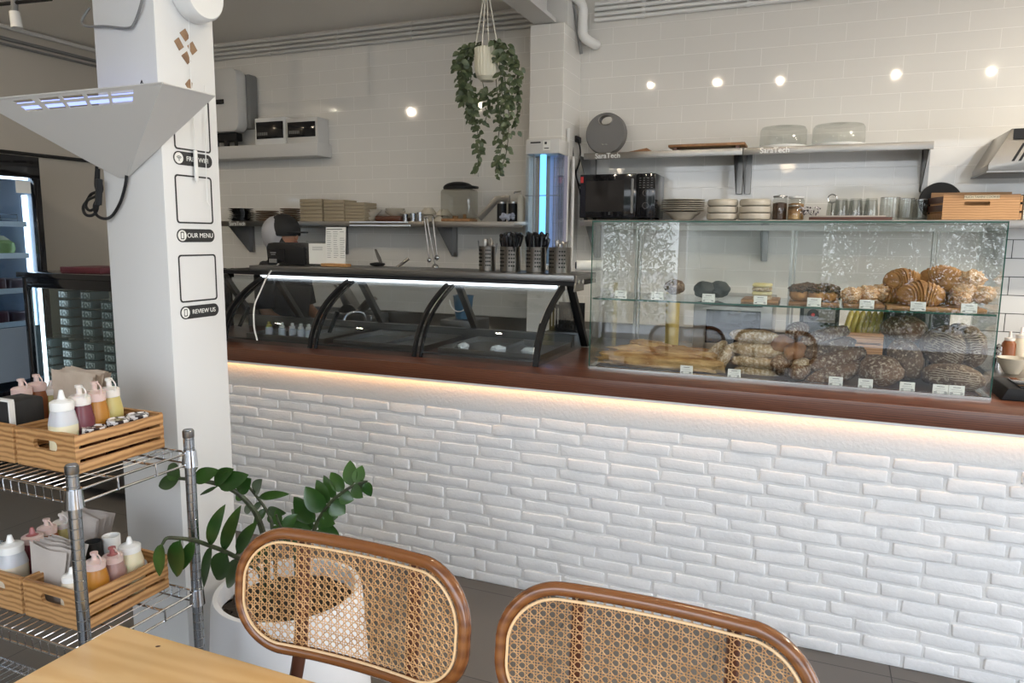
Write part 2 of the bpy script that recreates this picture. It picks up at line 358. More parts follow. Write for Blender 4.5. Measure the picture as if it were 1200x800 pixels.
# ================================================================ SETTING
WY, LX, CZ, BY = 4.70, -5.55, 3.05, 2.845
bm = nb(); box(bm, (LX, -5.8, -.05), (3.6, WY, 0)); struct('floor', bm, 'floor')
bm = nb(); box(bm, (LX-.1, -1.6, CZ), (3.6, WY+.1, CZ+.1)); struct('ceiling', bm, 'ceiling')
bm = nb(); box(bm, (LX-.1, WY, 0), (.86, WY+.1, CZ)); box(bm, (.86, WY, 1.66), (3.7, WY+.1, CZ)); struct('wall_back', bm, 'tile', smooth=False)
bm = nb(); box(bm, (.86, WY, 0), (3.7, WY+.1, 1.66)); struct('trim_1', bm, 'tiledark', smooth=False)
bm = nb(); box(bm, (LX-.1, -1.6, 0), (LX, WY, CZ)); struct('wall_left', bm, 'wallpaint')
bm = nb(); box(bm, (3.6, 2.9, 0), (3.7, WY, CZ)); struct('wall_right', bm, 'paint')
bm = nb(); box(bm, (LX-.1, -1.7, 0), (-2.12, -1.6, CZ+.1)); box(bm, (-2.12, -1.7, 2.85), (3.7, -1.6, CZ+.1)); box(bm, (-1.30, -1.7, 0), (-1.22, -1.6, 2.85)); box(bm, (-2.12, -1.7, 0), (-1.22, -1.6, .12)); box(bm, (3.0, -1.7, 0), (3.7, -1.6, 2.85)); struct('wall_front', bm, 'paint')
bm = nb(); box(bm, (3.6, -1.6, 0), (3.7, .3, CZ)); box(bm, (3.6, .3, 2.75), (3.7, 2.9, CZ)); struct('trim_5', bm, 'paint')
# tall pillar left
PXa, PXb, PYa, PYb = -1.869, -1.643, 1.50, 1.705
bm = nb(); box(bm, (PXa, PYa, 0), (PXb, PYb, CZ), bev=.003); pillar = struct('pillar', bm, 'pillar')
# tiled column on the back wall with a boxed beam
cl, c_r = A(621, 60, 4.35).x, A(661, 60, 4.35).x
bm = nb(); box(bm, (cl, 4.35, 0), (c_r, WY, 2.83), bev=.004); struct('trim_2', bm, 'tile', smooth=False)
bm = nb(); box(bm, (cl+.03, 4.40, 2.83), (c_r-.0, WY, CZ)); struct('trim_3', bm, 'whitemat')
bm = nb(); bx0 = AZ(610, 0, 2.86)
for a, b, z0, z1 in ((-.07, .07, 2.835, 2.86), (-.07, .07, 3.03, 3.05), (-.012, .012, 2.86, 3.03)):
    box(bm, (-1.60+a, -1.2, z0), (-1.60+b, 4.36, z1))
struct('trim_4', bm, 'whitemat')
# conduit bundles under the ceiling
def conduits(x0, x1, n, z0, y, name):
    bm = nb()
    for k in range(n): cyl(bm, (x0, y, z0+k*.032), (x1, y, z0+k*.032), .0125, n=10)
    x = x0+.3
    while x < x1:
        for k in range(n): cyl(bm, (x, y, z0+k*.032), (x+.02, y, z0+k*.032), .0165, n=10)
        x += .62
    return bm
t = thing('conduit_run', 'bundle of four pale conduits along wall top left of tiled column', 'pipe', (-3.5, 4.66, 2.93), 'conduits under the ceiling')
obj('pipes', conduits(-5.5, cl-.06, 4, 2.925, 4.675, ''), 'whitemat', t)
bm = nb()
for k in range(4): tube(bm, curve([(cl-.06, 4.675, 2.925+k*.032), (cl-.02, 4.66, 2.93+k*.032), (cl+.02-.0*k, 4.55, 2.97+k*.02), (cl+.02, 4.4, 3.0+k*.012)], 5), .0125, 8)
obj('pipe_bend', bm, 'whitemat', t)
t = thing('conduit_run', 'bundle of four white conduits along wall top right of column', 'pipe', (0, 4.66, 2.93), 'conduits under the ceiling')
obj('pipes', conduits(c_r+.09, 3.5, 4, 2.915, 4.675, ''), 'white', t)
a = A(669, 20, 4.5)
t = thing('insulated_pipe', 'thick white insulated pipe hooking down beside the column top', 'pipe', (c_r+.06, 4.5, 2.75))
bm = nb(); tube(bm, curve([(c_r-.12, 3.9, 3.02), (c_r-.03, 4.3, 3.02), (c_r+.045, 4.52, 2.98), (c_r+.05, 4.55, 2.86), (c_r+.06, 4.55, 2.79), (c_r+.1, 4.62, 2.76), (c_r+.1, 4.69, 2.77)], 6), .030, 12); obj('pipe', bm, 'white', t)
bm = nb(); tube(bm, curve([(c_r-.2, 3.9, 3.03), (c_r-.08, 4.35, 3.02), (c_r-.0, 4.5, 2.97), (c_r+.02, 4.56, 2.8), (c_r+.03, 4.6, 2.7)], 6), .010, 8); obj('drain_hose', bm, 'grey', t)
# left wall conduits + white track
t = thing('conduit_run', 'thin pipes running along the top of the left wall', 'pipe', (LX, 4, 2.9), 'conduits under the ceiling')
bm = nb(); cyl(bm, (LX+.02, 0, 2.94), (LX+.02, 4.6, 2.94), .014, n=8); cyl(bm, (LX+.02, 0, 2.90), (LX+.02, 4.6, 2.90), .010, n=8); obj('pipes', bm, 'grey', t)
bm = nb(); cyl(bm, (LX+.03, 0, 3.02), (LX+.03, 4.6, 3.02), .016, n=8); obj('pipes', bm, 'whitemat', t)
bm = nb(); tp = A(0, 176, 4); z = AX(0, 177, LX+.02).z; z2 = AX(100, 188, LX+.02).z
cyl(bm, (LX+.02, 0, z), (LX+.02, 4.6, z2), .014, n=8); tag(obj('cable_conduit', bm, 'blackmat'), 'thin dark cable running level along the left wall above the fridge', 'cable')
# ceiling track light top-left
p = A(17, 3, 2.9)
t = thing('track_spotlight', 'small white track spotlight hanging at the top left', 'light', (p.x, p.y, CZ))
k = 2.9
bm = nb(); q = A(17, -6, k); q2 = A(17, 14, k); tube(bm, [(q.x, q.y, CZ-.0), q, q2], .018, 12); obj('bracket', bm, 'grey', t)
bm = nb(); q3 = A(20, 33, k); cyl(bm, q2, q3, .026, .030); obj('lamp_head', bm, 'white', t)
t = thing('light_track', 'dark ceiling rail crossing the top left corner', 'rail', A(0, 5, 2.9))
bm = nb(); a, b = A(-30, 8, k), A(60, -1, k); tube(bm, [a, b], .010, 6); obj('rail', bm, 'black', t)
bm = nb(); box(bm, (b.x-.01, b.y-.01, b.z), (b.x+.01, b.y+.01, CZ)); obj('hanger', bm, 'black', t)
# ceiling downlights (their glints show in the glossy tiles)
dl = []
for px, py in ((392, 131), (482, 131), (561, 124), (690, 108), (762, 100), (841, 97), (914, 95), (1050, 88), (1162, 84)):
    q = A(px, py, WY); s = (3.02-q.z)/(q.z-1.55); dl.append((q.x*(1+s), WY*(1-s)))
for i, (x, y) in enumerate(dl):
    t = thing('downlight', 'ceiling downlight glinting in the glossy wall tiles', 'light', (x, y, CZ), 'ceiling downlights')
    bm = nb(); lathe(bm, [(.026, -.012), (.05, -.012), (.055, 0), (.026, 0)], (x, y, CZ), 20); obj('ring', bm, 'white', t)
    bm = nb(); lathe(bm, [(0, -.006), (.028, -.006), (.028, 0), (0, 0)], (x, y, CZ), 16); obj('lens', bm, 'down', t)
    ld = bpy.data.lights.new('downlight_beam', 'SPOT'); ld.energy = 6 if i > 2 else (34, 24, 12)[i]; ld.color = (1, .84, .64); ld.spot_size = 1.9; ld.spot_blend = .8; ld.shadow_soft_size = .015
    lo = bpy.data.objects.new('downlight_beam', ld); COL.objects.link(lo); lo.location = (0, 0, -.03); lo.rotation_euler = (1.05, 0, 0 if i else .5); lo.parent = t
for i, (x, y) in enumerate(((-2.6, -.7), (-.4, -.9), (1.8, -.7))):  # unseen globes added behind the camera to lift room and ceiling brightness
    t = thing('fill_globe', 'unseen globe lamp added behind the camera to brighten the room', 'light', (x, y, CZ), 'added fill globes')
    bm = nb(); cyl(bm, (x, y, CZ), (x, y, 2.64), .004, n=6); lathe(bm, [(.04, 2.60), (.03, 2.66), (0, 2.66)], (x, y, 0), 16); obj('cord', bm, 'black', t)
    bm = nb(); blob(bm, (x, y, 2.52), (.09, .09, .09), amp=0); obj('globe', bm, 'globe', t)
for i, (x, y) in enumerate(((1.9, 3.2), (2.8, 3.2))):  # out-of-view lamps added to brighten the kitchen from the right
    t = thing('kitchen_fill_lamp', 'unseen ceiling lamp added to brighten the right hand kitchen end', 'light', (x, y, CZ), 'added kitchen fill lamps')
    bm = nb(); lathe(bm, [(.13, -.05), (.15, -.05), (.155, 0), (0, 0)], (x, y, CZ), 28); obj('rim', bm, 'white', t)
    bm = nb(); lathe(bm, [(0, -.048), (.128, -.048), (.128, -.04), (0, -.04)], (x, y, CZ), 28); obj('diffuser', bm, 'fillglow', t)
    ld = bpy.data.lights.new('kitchen_fill_light', 'AREA'); ld.shape = 'DISK'; ld.size = .24; ld.energy = 44; ld.color = (1, .88, .72)
    lo = bpy.data.objects.new('kitchen_fill_light', ld); COL.objects.link(lo); lo.location = (0, 0, -.055); lo.parent = t
# ---------------------------------------------------------------- brick counter
CX0, CX1 = -3.3, 2.6
ctr = thing('brick_counter', 'long service counter faced with white painted brick', 'counter', (0, BY, 0))
bm = nb(); box(bm, (CX0, BY+.0035, 0), (CX1, BY+.62, .92)); obj('mortar_core', bm, 'plaster', ctr)
bm = nb(); box(bm, (CX0, BY-.0035, .795), (CX1, BY+.02, .922), bev=.004); obj('plaster_band', bm, 'plaster', ctr)
bm = nb(); ch = .053; rows = 15; bl = .198
for j in range(rows):
    z0 = .003+j*ch-.02*(0); z1 = z0+ch-.010; x = CX0+(j % 2)*bl/2-.2+R.uniform(-.02, .02)
    
    while x < CX1:
        L = bl*R.uniform(.88, 1.08)
        if x > CX0-.15:
            d = R.uniform(-.003, .0025); t_ = bmesh.new(); bmesh.ops.create_cube(t_, size=1)
            a, b = max(x, CX0), min(x+L-.012, CX1)
            if b-a > .03:
                for v in t_.verts:
                    v.co = Vector(((a+b)/2+v.co.x*(b-a), BY+.012+d+v.co.y*.030, (z0+z1)/2+v.co.z*(z1-z0)))+Vector((R.uniform(-.003, .003), R.uniform(-.0025, .0025), R.uniform(-.003, .003)))
                bmesh.ops.subdivide_edges(t_, edges=[e for e in t_.edges if abs((e.verts[0].co-e.verts[1].co).x) > .02], cuts=5)
                bmesh.ops.bevel(t_, geom=[e for e in t_.edges if len(e.link_faces) == 2 and e.calc_face_angle(0) > .6], offset=.005, segments=3, profile=.5, affect='EDGES')
                for v in t_.verts: v.co += Vector((0, noise.noise(v.co*30)*.0026, noise.noise(v.co*22+Vector((5, 5, 5)))*.0045))
                merge(bm, t_)
            else: t_.free()
        x += L
obj('brick_facing', bm, 'brick', ctr, ang=60)
# wooden worktop with its warm LED strip
wt = thing('wooden_countertop', 'long red brown wooden countertop on the brick counter', 'countertop', (0, 2.8, .923))
bm = nb(); box(bm, (CX0-.02, 2.80, .923), (CX1, 3.60, .99), bev=.004); obj('worktop', bm, 'topwood', wt)
t = thing('led_strip', 'warm LED strip glowing under the wooden countertop edge', 'light', (0, 2.825, .916))
bm = nb(); box(bm, (CX0, 2.812, .9175), (CX1, 2.826, .9228)); obj('light_band', bm, 'ledwarm', t)
bm = nb(); box(bm, (CX0, 2.806, .912), (CX1, 2.8115, .9229)); obj('profile', bm, 'white', t)
# ---------------------------------------------------------------- back work counter + wall shelves
t = thing('steel_work_counter', 'low stainless steel work counter along the tiled back wall', 'counter', (-2, 4.2, 0))
bm = nb(); box(bm, (-5.0, 4.10, .86), (.76, 4.68, .90), bev=.005); obj('top', bm, 'steel', t)
bm = nb(); box(bm, (-5.0, 4.66, .90), (.76, 4.69, 1.0)); obj('splashback', bm, 'steel', t)
bm = nb(); box(bm, (-5.0, 4.12, .1), (.76, 4.66, .86)); obj('body', bm, 'steel_dark', t)
def wall_shelf(x0, x1, y0, z, brs, label, logo=(), th=.038):
    t = thing('wall_shelf', label, 'shelf', ((x0+x1)/2, y0, z), 'stainless wall shelves')
    bm = nb(); box(bm, (x0, y0, z-.004), (x1, WY-.002, z), bev=.001); box(bm, (x0, y0, z-th), (x1, y0+.004, z), bev=.001); box(bm, (x0, y0, z-th), (x1, y0+.015, z-th+.003))
    obj('shelf_board', bm, 'steel', t)
    for bx in brs:
        bm = nb(); prism(bm, [(y0+.02, z-.01), (WY-.004, z-.01), (WY-.004, z-.24), (WY-.03, z-.24)], 'X', bx, bx+.004); box(bm, (bx, WY-.03, z-.24), (bx+.035, WY-.003, z-.01))
        obj('bracket', bm, 'steel_dark', t)
    for lx in logo: text('SaraTech', .042, FRONT((lx, y0-.001, z-.020)), 'white', t, bold=.0006)
    return t
YS = 4.40
zU = A(684, 182, YS).z+.012; zL = 1.664
us = wall_shelf(A(684, 185, YS).x, A(870, 176, YS).x, YS, zU, (A(688, 200, 4.6).x, A(862, 200, 4.6).x), 'upper steel wall shelf holding the round grey board', [A(712, 182, YS).x])
us2 = wall_shelf(A(871, 176, YS).x, A(1095, 165, YS).x, YS, zU, (A(872, 200, 4.6).x, A(1087, 190, 4.45).x), 'upper steel wall shelf under the two cake domes', [A(908, 173, YS).x])
ls = wall_shelf(A(680, 260, YS).x, 1.9, YS, zL, (A(683, 280, YS).x, -.3, .9), 'lower steel wall shelf carrying the microwave and stoneware')
ll = wall_shelf(A(255, 260, YS).x, A(612, 262, YS).x, YS, 1.652, (A(285, 290, 4.6).x, A(520, 290, 4.55).x, A(395, 290, 4.6).x), 'steel wall shelf on the left below the breaker boxes', [A(278, 261, YS).x])
bm = nb(); a = A(409, 257, 4.385); b = A(477, 258, 4.385)
box(bm, (a.x, 4.388, 1.642), (b.x, 4.399, 1.652)); box(bm, (a.x, 4.388, 1.618), (b.x+.02, 4.399, 1.629)); obj('strip_diffuser', bm, P('pale_diffuser', (.72, .78, .86), .3), ll)
# ---------------------------------------------------------------- glass bread display
DX0, DX1, DY0, DY1, DZ0, DZ1, DM = -.876, .612, 3.01, 3.46, .99, 1.617, 1.298
ds = thing('bread_display_case', 'clear glass bread display case with a glass middle shelf', 'display case', ((DX0+DX1)/2, DY0, DZ0))
def pane(a, b, mat='glass', nm='pane', par=None):
    bm = nb(); box(bm, a, b); return obj(nm, bm, mat, par, smooth=False)
for nm, a, b in (('front_pane', (DX0, DY0, DZ0+.014), (DX1, DY0+.005, DZ1)), ('side_pane', (DX0, DY0+.006, DZ0+.014), (DX0+.005, DY1, DZ1)), ('side_pane', (DX1-.005, DY0+.006, DZ0+.014), (DX1, DY1, DZ1)), ('top_pane', (DX0, DY0, DZ1+.0005), (DX1, DY1, DZ1+.0065))):
    pane(a, b, 'frontglass' if nm == 'front_pane' else 'glass', nm, ds)
pane((DX0+.006, DY0+.012, DM-.006), (DX1-.006, DY1-.02, DM), 'glassthin', 'middle_shelf', ds)
bm = nb(); box(bm, (DX0+.006, DY0+.0085, DM-.0065), (DX1-.006, DY0+.0118, DM+.0005)); obj('shelf_edge', bm, 'glassedge', ds)
bm = nb()
for x in (DX0-.001, DX1-.003): box(bm, (x, DY0-.0015, DZ0+.01), (x+.004, DY0-.0002, DZ1+.007))
box(bm, (DX0, DY0-.0015, DZ1+.001), (DX1, DY0-.0002, DZ1+.0068)); obj('glass_edges', bm, 'glassedge', ds)
bm = nb(); box(bm, (DX0-.002, DY0-.004, DZ0+.001), (DX1+.002, DY0+.012, DZ0+.012)); box(bm, (DX0, DY0, DZ0+.001), (DX0+.02, DY1, DZ0+.012)); box(bm, (DX1-.03, DY0, DZ0+.001), (DX1, DY1, DZ0+.012)); box(bm, (DX0, DY1-.03, DZ0+.001), (DX1, DY1, DZ0+.012)); obj('base_channel', bm, 'silver', ds)
bm = nb(); box(bm, (DX0+.02, DY0+.0125, DZ0+.001), (DX1-.03, DY1-.03, DZ0+.008)); obj('base_tray', bm, P('dark_tray', (.05, .035, .04), .4), ds)
bm = nb()
for x in (DX0+.09, -.10, DX1-.17):
    box(bm, (x, DY1-.028, DZ0+.012), (x+.012, DY1-.004, DZ1-.02)); box(bm, (x+.018, DY1-.016, DZ0+.012), (x+.026, DY1-.004, DZ1-.02))
box(bm, (DX0, DY1-.03, DZ1-.025), (DX1, DY1-.002, DZ1-.003)); obj('sliding_door_frame', bm, 'steel', ds)
# price tags
def price_tag(px, py, Y, z, label, w=.05, h=.033, dark=True):
    q = A(px, py, Y)
    t = thing('price_tag', label, 'price tag', (q.x, Y, z), 'white price tags in the bread display')
    bm = nb(); prism(bm, [(Y, z), (Y+.012, z), (Y+.014, z+.003), (Y+.007, z+h), (Y+.0055, z+h)], 'X', q.x-w/2, q.x+w/2); obj('card', bm, 'paper', t)
    bm = nb()
    for k, (a, b) in enumerate(((-.012, .012), (-.018, .016), (-.016, .019))):
        zz = z+h*.74-k*.0075; yy = Y+.0055*(zz-z)/h-.0006
        box(bm, (q.x+a, yy-.0004, zz), (q.x+b, yy, zz+(.0022 if k == 0 else .0009)))
    for a in (-.021, .012):
        zz = z+.004; yy = Y+.0002; box(bm, (q.x+a, yy-.0008, zz), (q.x+a+.009, yy, zz+.0032))
    obj('print', bm, 'greyink', t)
top = DM+.0008
for px, py, lab in ((727, 345, 'price tag on the glass shelf, leftmost of all, with no bread behind it'), (770, 347, 'price tag standing before the brown muffin'), (830, 350, 'price tag standing before the black charcoal rolls'), (891, 352, 'price tag standing before the yellow sandwiches'), (954, 354, 'price tag in front of the chocolate topped buns'), (1016, 355, 'price tag in front of the flaky almond pastry'), (1076, 360, 'price tag in front of the big golden croissants'), (1136, 361, 'price tag in front of the sugared pastry at the right end')):
    price_tag(px, py, DY0+.03, top, lab)
for px, py, lab in ((804, 437, 'price tag at the right end of the flat ciabatta loaves'), (860, 442, 'price tag below the stacked pale baguettes'), (979, 451, 'price tag below the floured dark batons'), (1014, 454, 'price tag before the round brown boule'), (1063, 457, 'price tag below the upright oval rye loaf'), (1102, 460, 'price tag below the scored loaves, left of two overlapping'), (1121, 461, 'price tag below the scored loaves, right of two overlapping')):
    price_tag(px, py, DY0+.02+(.004 if px == 1121 else 0), DZ0+.0085, lab)
# ---------------------------------------------------------------- breads
def bread(name, label, px, py, Y, size, mat, rot=(0, 0, 0), cat='bread', group=None, amp=.10, fr=2, pw=(1, 1, 1), seed=None, slashes=0, fine=.02, mode='X', zmin=None, n=28, flat=None):
    q = A(px, py, Y); seed = R.uniform(0, 50) if seed is None else seed
    if zmin is not None: q.z = max(q.z, zmin+size[2]*.9)
    bm = nb(); blob(bm, q, size, rot, amp, fr, pw, n=n, seed=seed, fine=fine, flat=flat)
    o_z = min(v.co.z for v in bm.verts)
    t = thing(name, label, cat, (q.x, q.y, o_z), group); obj('crust', bm, mat, t, ang=70)
    if slashes:
        bm = nb(); E_ = Euler(rot).to_matrix()
        for k in range(slashes):
            u = -.62+1.24*(k+.5)/slashes; pts = []
            for j in range(9):
                a = (-.8+1.6*j/8)
                if mode == 'X': p = Vector((u*size[0]+a*size[0]*.10, -math.cos(a*.9)*0, 0)); yy = math.sin(a)*size[1]*1.0; zz = math.cos(a)*size[2]*math.sqrt(max(.05, 1-u*u)); pts.append(q+E_@Vector((p.x, yy*math.sqrt(max(.05, 1-u*u)), zz*1.0)))
                else:
                    zz = u*size[2]; s = math.sqrt(max(.03, 1-u*u)); pts.append(q+E_@Vector((math.sin(a*1.1)*size[0]*s, -math.cos(a*1.1)*size[1]*s*1.0, zz+size[2]*.10*math.cos(a*1.5)+.002*math.sin(j*2+k))))
            tube(bm, pts, [.0006]+[.0015]*7+[.0006], 5)
        obj('floured_ridges', bm, 'flour', t)
    return t
Z0 = DZ0+.008
g = 'flat ciabatta loaves'
bread('flat_ciabatta', 'long flat ciabatta at the very bottom front of the left pile', 772, 430, 3.11, (.262, .055, .034), 'b_flat', (0, 0, .02), group=g, amp=.25, fr=3, pw=(.6, .8, .8), zmin=Z0)
bread('flat_ciabatta', 'long flat ciabatta lying second from the bottom of the left pile', 777, 415, 3.17, (.232, .055, .034), 'b_flat', (0, 0, -.03), group=g, amp=.28, fr=3, pw=(.6, .8, .8))
bread('flat_ciabatta', 'long flat ciabatta at the back of the left pile near the door frame', 782, 417, 3.27, (.225, .05, .045), 'b_flat', (0, 0, .05), group=g, amp=.3, fr=3, pw=(.6, .8, .8))
bread('flat_ciabatta', 'short flat ciabatta topmost on the left pile', 760, 404, 3.20, (.085, .045, .020), 'b_flat', (0, .06, .1), group=g, amp=.3, fr=3, pw=(.7, .8, .8))
bread('flat_ciabatta', 'stubby flat ciabatta tip behind the first lower price tag', 826, 428, 3.13, (.085, .045, .034), 'b_flat', (0, .05, -.1), group=g, amp=.25, fr=3, pw=(.7, .8, .8))
g = 'small pale rolls leaning beside the baguettes'
bread('pale_roll', 'slim pale roll leaning behind the stack of pale baguettes', 840, 410, 3.24, (.024, .04, .058), 'b_pale', (0, .75, 0), group=g)
bread('pale_roll', 'plump pale roll leaning against the left end of the pale baguettes', 848, 419, 3.15, (.026, .04, .058), 'b_pale', (0, .35, 0), group=g)
g = 'pale floured baguettes in a stack'
for (px, py, sx, sz, lab) in ((884, 394, .098, .029, 'pale baguette topmost of the stack of four'), (885, 409, .108, .030, 'pale baguette second from the top of the stack of four'), (886, 424, .100, .027, 'pale baguette second from the bottom of the stack of four'), (887, 436, .098, .024, 'pale baguette at the bottom of the stack of four')):
    bread('pale_baguette', lab, px, py, 3.16, (sx, .036, sz), 'b_pale', (0, .02, R.uniform(-.05, .05)), group=g, pw=(.7, 1, 1), amp=.08)
g = 'floured batons seen end on'
for (px, py, Y, r, mt, lab) in ((934, 387, 3.25, .036, 'b_brown', 'red brown baton end topmost in the pyramid of ends'), (918, 402, 3.20, .037, 'b_red', 'reddish baton end second row left beside the pale baguettes'), (933, 411, 3.17, .037, 'b_red', 'glossy orange baton end at the centre of the pyramid'), (917, 425, 3.16, .037, 'b_brown', 'floured baton end third row left beside the pale baguettes'), (941, 428, 3.15, .034, 'b_pale', 'pale oval baton end third row right'), (921, 439, 3.17, .032, 'b_dark', 'dark baton end in the bottom row at left'), (938, 444, 3.12, .037, 'b_brown', 'brown baton end in the bottom row at right')):
    bread('floured_baton', lab, px, py, Y, (r*1.02, .085, r), mt, (0, 0, -.3), group=g, pw=(1, .75, 1), zmin=Z0)
g = 'long floured dark batons'
for (px, py, Y, L, mt, lab) in ((966, 395, 3.24, .105, 'b_brown', 'long dark baton topmost of four slanting right'), (971, 409, 3.20, .115, 'b_dark', 'long dark baton second of four slanting right'), (981, 421, 3.17, .125, 'b_brown', 'long dark baton third of four with a pale heel'), (979, 438, 3.13, .125, 'b_brown', 'long dark baton lowest of four behind the price tag')):
    bread('long_baton', lab, px, py, Y, (L, .036, .036), mt, (0, -.28, .45), group=g, pw=(.65, 1, 1), zmin=Z0-.012)
bread('round_boule', 'round brown sourdough boule low in the middle of the case', 1032, 436, 3.13, (.082, .075, .062), 'b_brown', group='large rye loaves', zmin=Z0, slashes=0)
bread('oval_rye_loaf', 'big floured oval loaf lying on top just under the glass shelf', 1060, 386, 3.24, (.087, .07, .056), 'b_brown', (0, .12, .1), group='large rye loaves')
bread('oval_rye_loaf', 'mottled oval loaf standing tilted in the centre of the big loaves', 1061, 421, 3.16, (.062, .055, .085), 'b_dark', (0, -.5, 0), group='large rye loaves')
g = 'large scored loaves'
bread('scored_loaf', 'large scored dark loaf, left of the two upper ones', 1106, 406, 3.20, (.088, .06, .078), 'b_dark', (0, .35, 0), group=g, slashes=11, mode='Z')
bread('scored_loaf', 'scored dark loaf half hidden between the two upper scored loaves', 1122, 396, 3.30, (.052, .05, .06), 'b_dark', (0, .3, 0), group=g)
bread('scored_loaf', 'large scored dark loaf, right of the two upper ones', 1137, 406, 3.22, (.058, .06, .08), 'b_dark', (0, -.15, 0), group=g, slashes=11, mode='Z')
bread('scored_loaf', 'flat scored loaf at the bottom right under the others', 1116, 442, 3.14, (.110, .065, .052), 'b_dark', (0, .08, 0), group=g, slashes=8, mode='Z', zmin=Z0)
# top shelf
ZT = DM
bread('brown_muffin', 'round brown bun at the left of the glass shelf', 790, 336, 3.18, (.044, .042, .032), 'b_dark', cat='bun', zmin=ZT, amp=.15)
for k, (px, lab) in enumerate(((825, 'black charcoal bun on the left of the pair'), (843, 'black charcoal bun on the right of the pair'))):
    bread('charcoal_bun', lab, px, 339, 3.18+.03*k, (.046, .045, .036), 'b_char', cat='bun', group='black charcoal buns', zmin=ZT, amp=.18)
def sandwich(px, Y, label):
    q = A(px, 345, Y); t = thing('yellow_sandwich', label, 'sandwich', (q.x, Y, ZT), 'stacked yellow sandwiches')
    for k, (z, m) in enumerate(((0, 'b_pale'), (.017, 'b_cut'), (.034, 'b_pale'), (.050, 'b_cut'))):
        bm = nb(); box(bm, (q.x-.038, Y-.03, ZT+z), (q.x+.038, Y+.04, ZT+z+.015), bev=.006); obj(('bread_slice', 'filling')[k % 2], bm, m, t)
ZT += .0128
sandwich(893, 3.15, 'yellow layered sandwich on the glass shelf, its layers facing front')
g = 'chocolate topped buns'
for k, (px, Y, lab) in enumerate(((936, 3.13, 'chocolate flaked bun at front left of its group'), (957, 3.13, 'chocolate flaked bun at front centre of its group'), (972, 3.14, 'chocolate flaked bun at front right of its group'), (946, 3.24, 'chocolate flaked bun behind the front left one'), (966, 3.24, 'chocolate flaked bun behind the front right one'))):
    q = A(px, 346, Y); t = thing('chocolate_bun', lab, 'bun', (q.x, Y, ZT), g)
    bm = nb(); blob(bm, (q.x, Y, ZT+.026), (.036, .036, .028), amp=.08, flat=.9, seed=k); obj('dough', bm, 'b_golden', t)
    bm = nb(); blob(bm, (q.x, Y, ZT+.048), (.038, .038, .020), amp=.3, fr=4, seed=k+9, fine=.15); obj('chocolate_topping', bm, 'b_choc', t)
g = 'flaky almond pastries'
for k, (px, Y, s, lab) in enumerate(((997, 3.12, .034, 'almond pastry at the left of the middle tray'), (1015, 3.15, .04, 'almond pastry in the centre of the middle tray'), (1031, 3.20, .034, 'almond pastry at the right by the big croissants'))):
    bread('almond_pastry', lab, px, 346-k*2, Y, (s*1.1, s, .030), 'b_almond', cat='pastry', group=g, amp=.35, fr=4, fine=.12, zmin=ZT)
def board(px0, px1, Y0, Y1, label, mt='board', z=DM+.0004):
    a = A(px0, 355, Y0); b = A(px1, 355, Y0); bm = nb(); box(bm, (a.x, Y0, z), (b.x, Y1, z+.012), bev=.002)
    return tag(obj('serving_board', bm, mt), label, 'board', 'wooden serving boards')
board(924, 984, 3.08, 3.32, 'wooden board carrying the chocolate topped buns')
board(989, 1037, 3.08, 3.32, 'wooden board carrying the flaky almond pastries')
board(1040, 1158, 3.07, 3.36, 'striped wooden board under the golden croissants')
board(868, 912, 3.10, 3.30, 'small wooden board under the yellow sandwich')
# croissants: crescents with ridges
def croissant(label, px, py, Y, L, r, rz, tilt=0, mat='b_golden', zmin=DM+.0128):
    q = A(px, py, Y); q.z = max(q.z, zmin+r*.92); t = thing('croissant', label, 'croissant', (q.x, q.y, q.z-r), 'large golden croissants')
    bm = nb(); pts = []; rr = []; N = 60; E_ = Euler((tilt, 0, rz)).to_matrix()
    for i in range(N+1):
        a = -1.25+2.5*i/N; s = abs(a)/1.25; pts.append(q+E_@Vector((math.sin(a)*L*.62, L*.35*(1-math.cos(a)), -r*.25*s))); env = (1-s**2.2)**.6 if s < 1 else 0
        rr.append(max(.004, r*(.25+.75*env)*(.90+.16*((i*.16) % 1))))
    tube(bm, pts, rr, 18); obj('flaky_crust', bm, mat, t, ang=70); return t
croissant('big golden croissant in front on the striped board', 1078, 346, 3.13, .115, .050, PI+.2)
croissant('big golden croissant heaped at upper right', 1104, 326, 3.22, .11, .050, PI-.5, tilt=.3)
croissant('dark golden croissant heaped at upper left', 1058, 328, 3.22, .10, .046, PI+.3, tilt=.2)
croissant('golden croissant half hidden low at left', 1050, 345, 3.22, .10, .045, PI)
croissant('golden croissant low behind the front one at right', 1112, 347, 3.24, .09, .045, PI)
g = 'sugared almond pastries'
for k, (px, py, Y, s, lab) in enumerate(((1130, 343, 3.16, .046, 'sugared almond pastry at the lower left of the right heap'), (1152, 345, 3.15, .04, 'sugared almond pastry at the lower right of the right heap'), (1138, 328, 3.18, .043, 'sugared almond pastry on top of the right heap'), (1128, 350, 3.11, .028, 'small sugared almond pastry low at the front of the right heap'))):
    bread('sugared_pastry', lab, px, py, Y, (s, s*.9, s*.8), 'b_almond', cat='pastry', group=g, amp=.35, fr=4, fine=.14, zmin=ZT)
ZT -= .0128
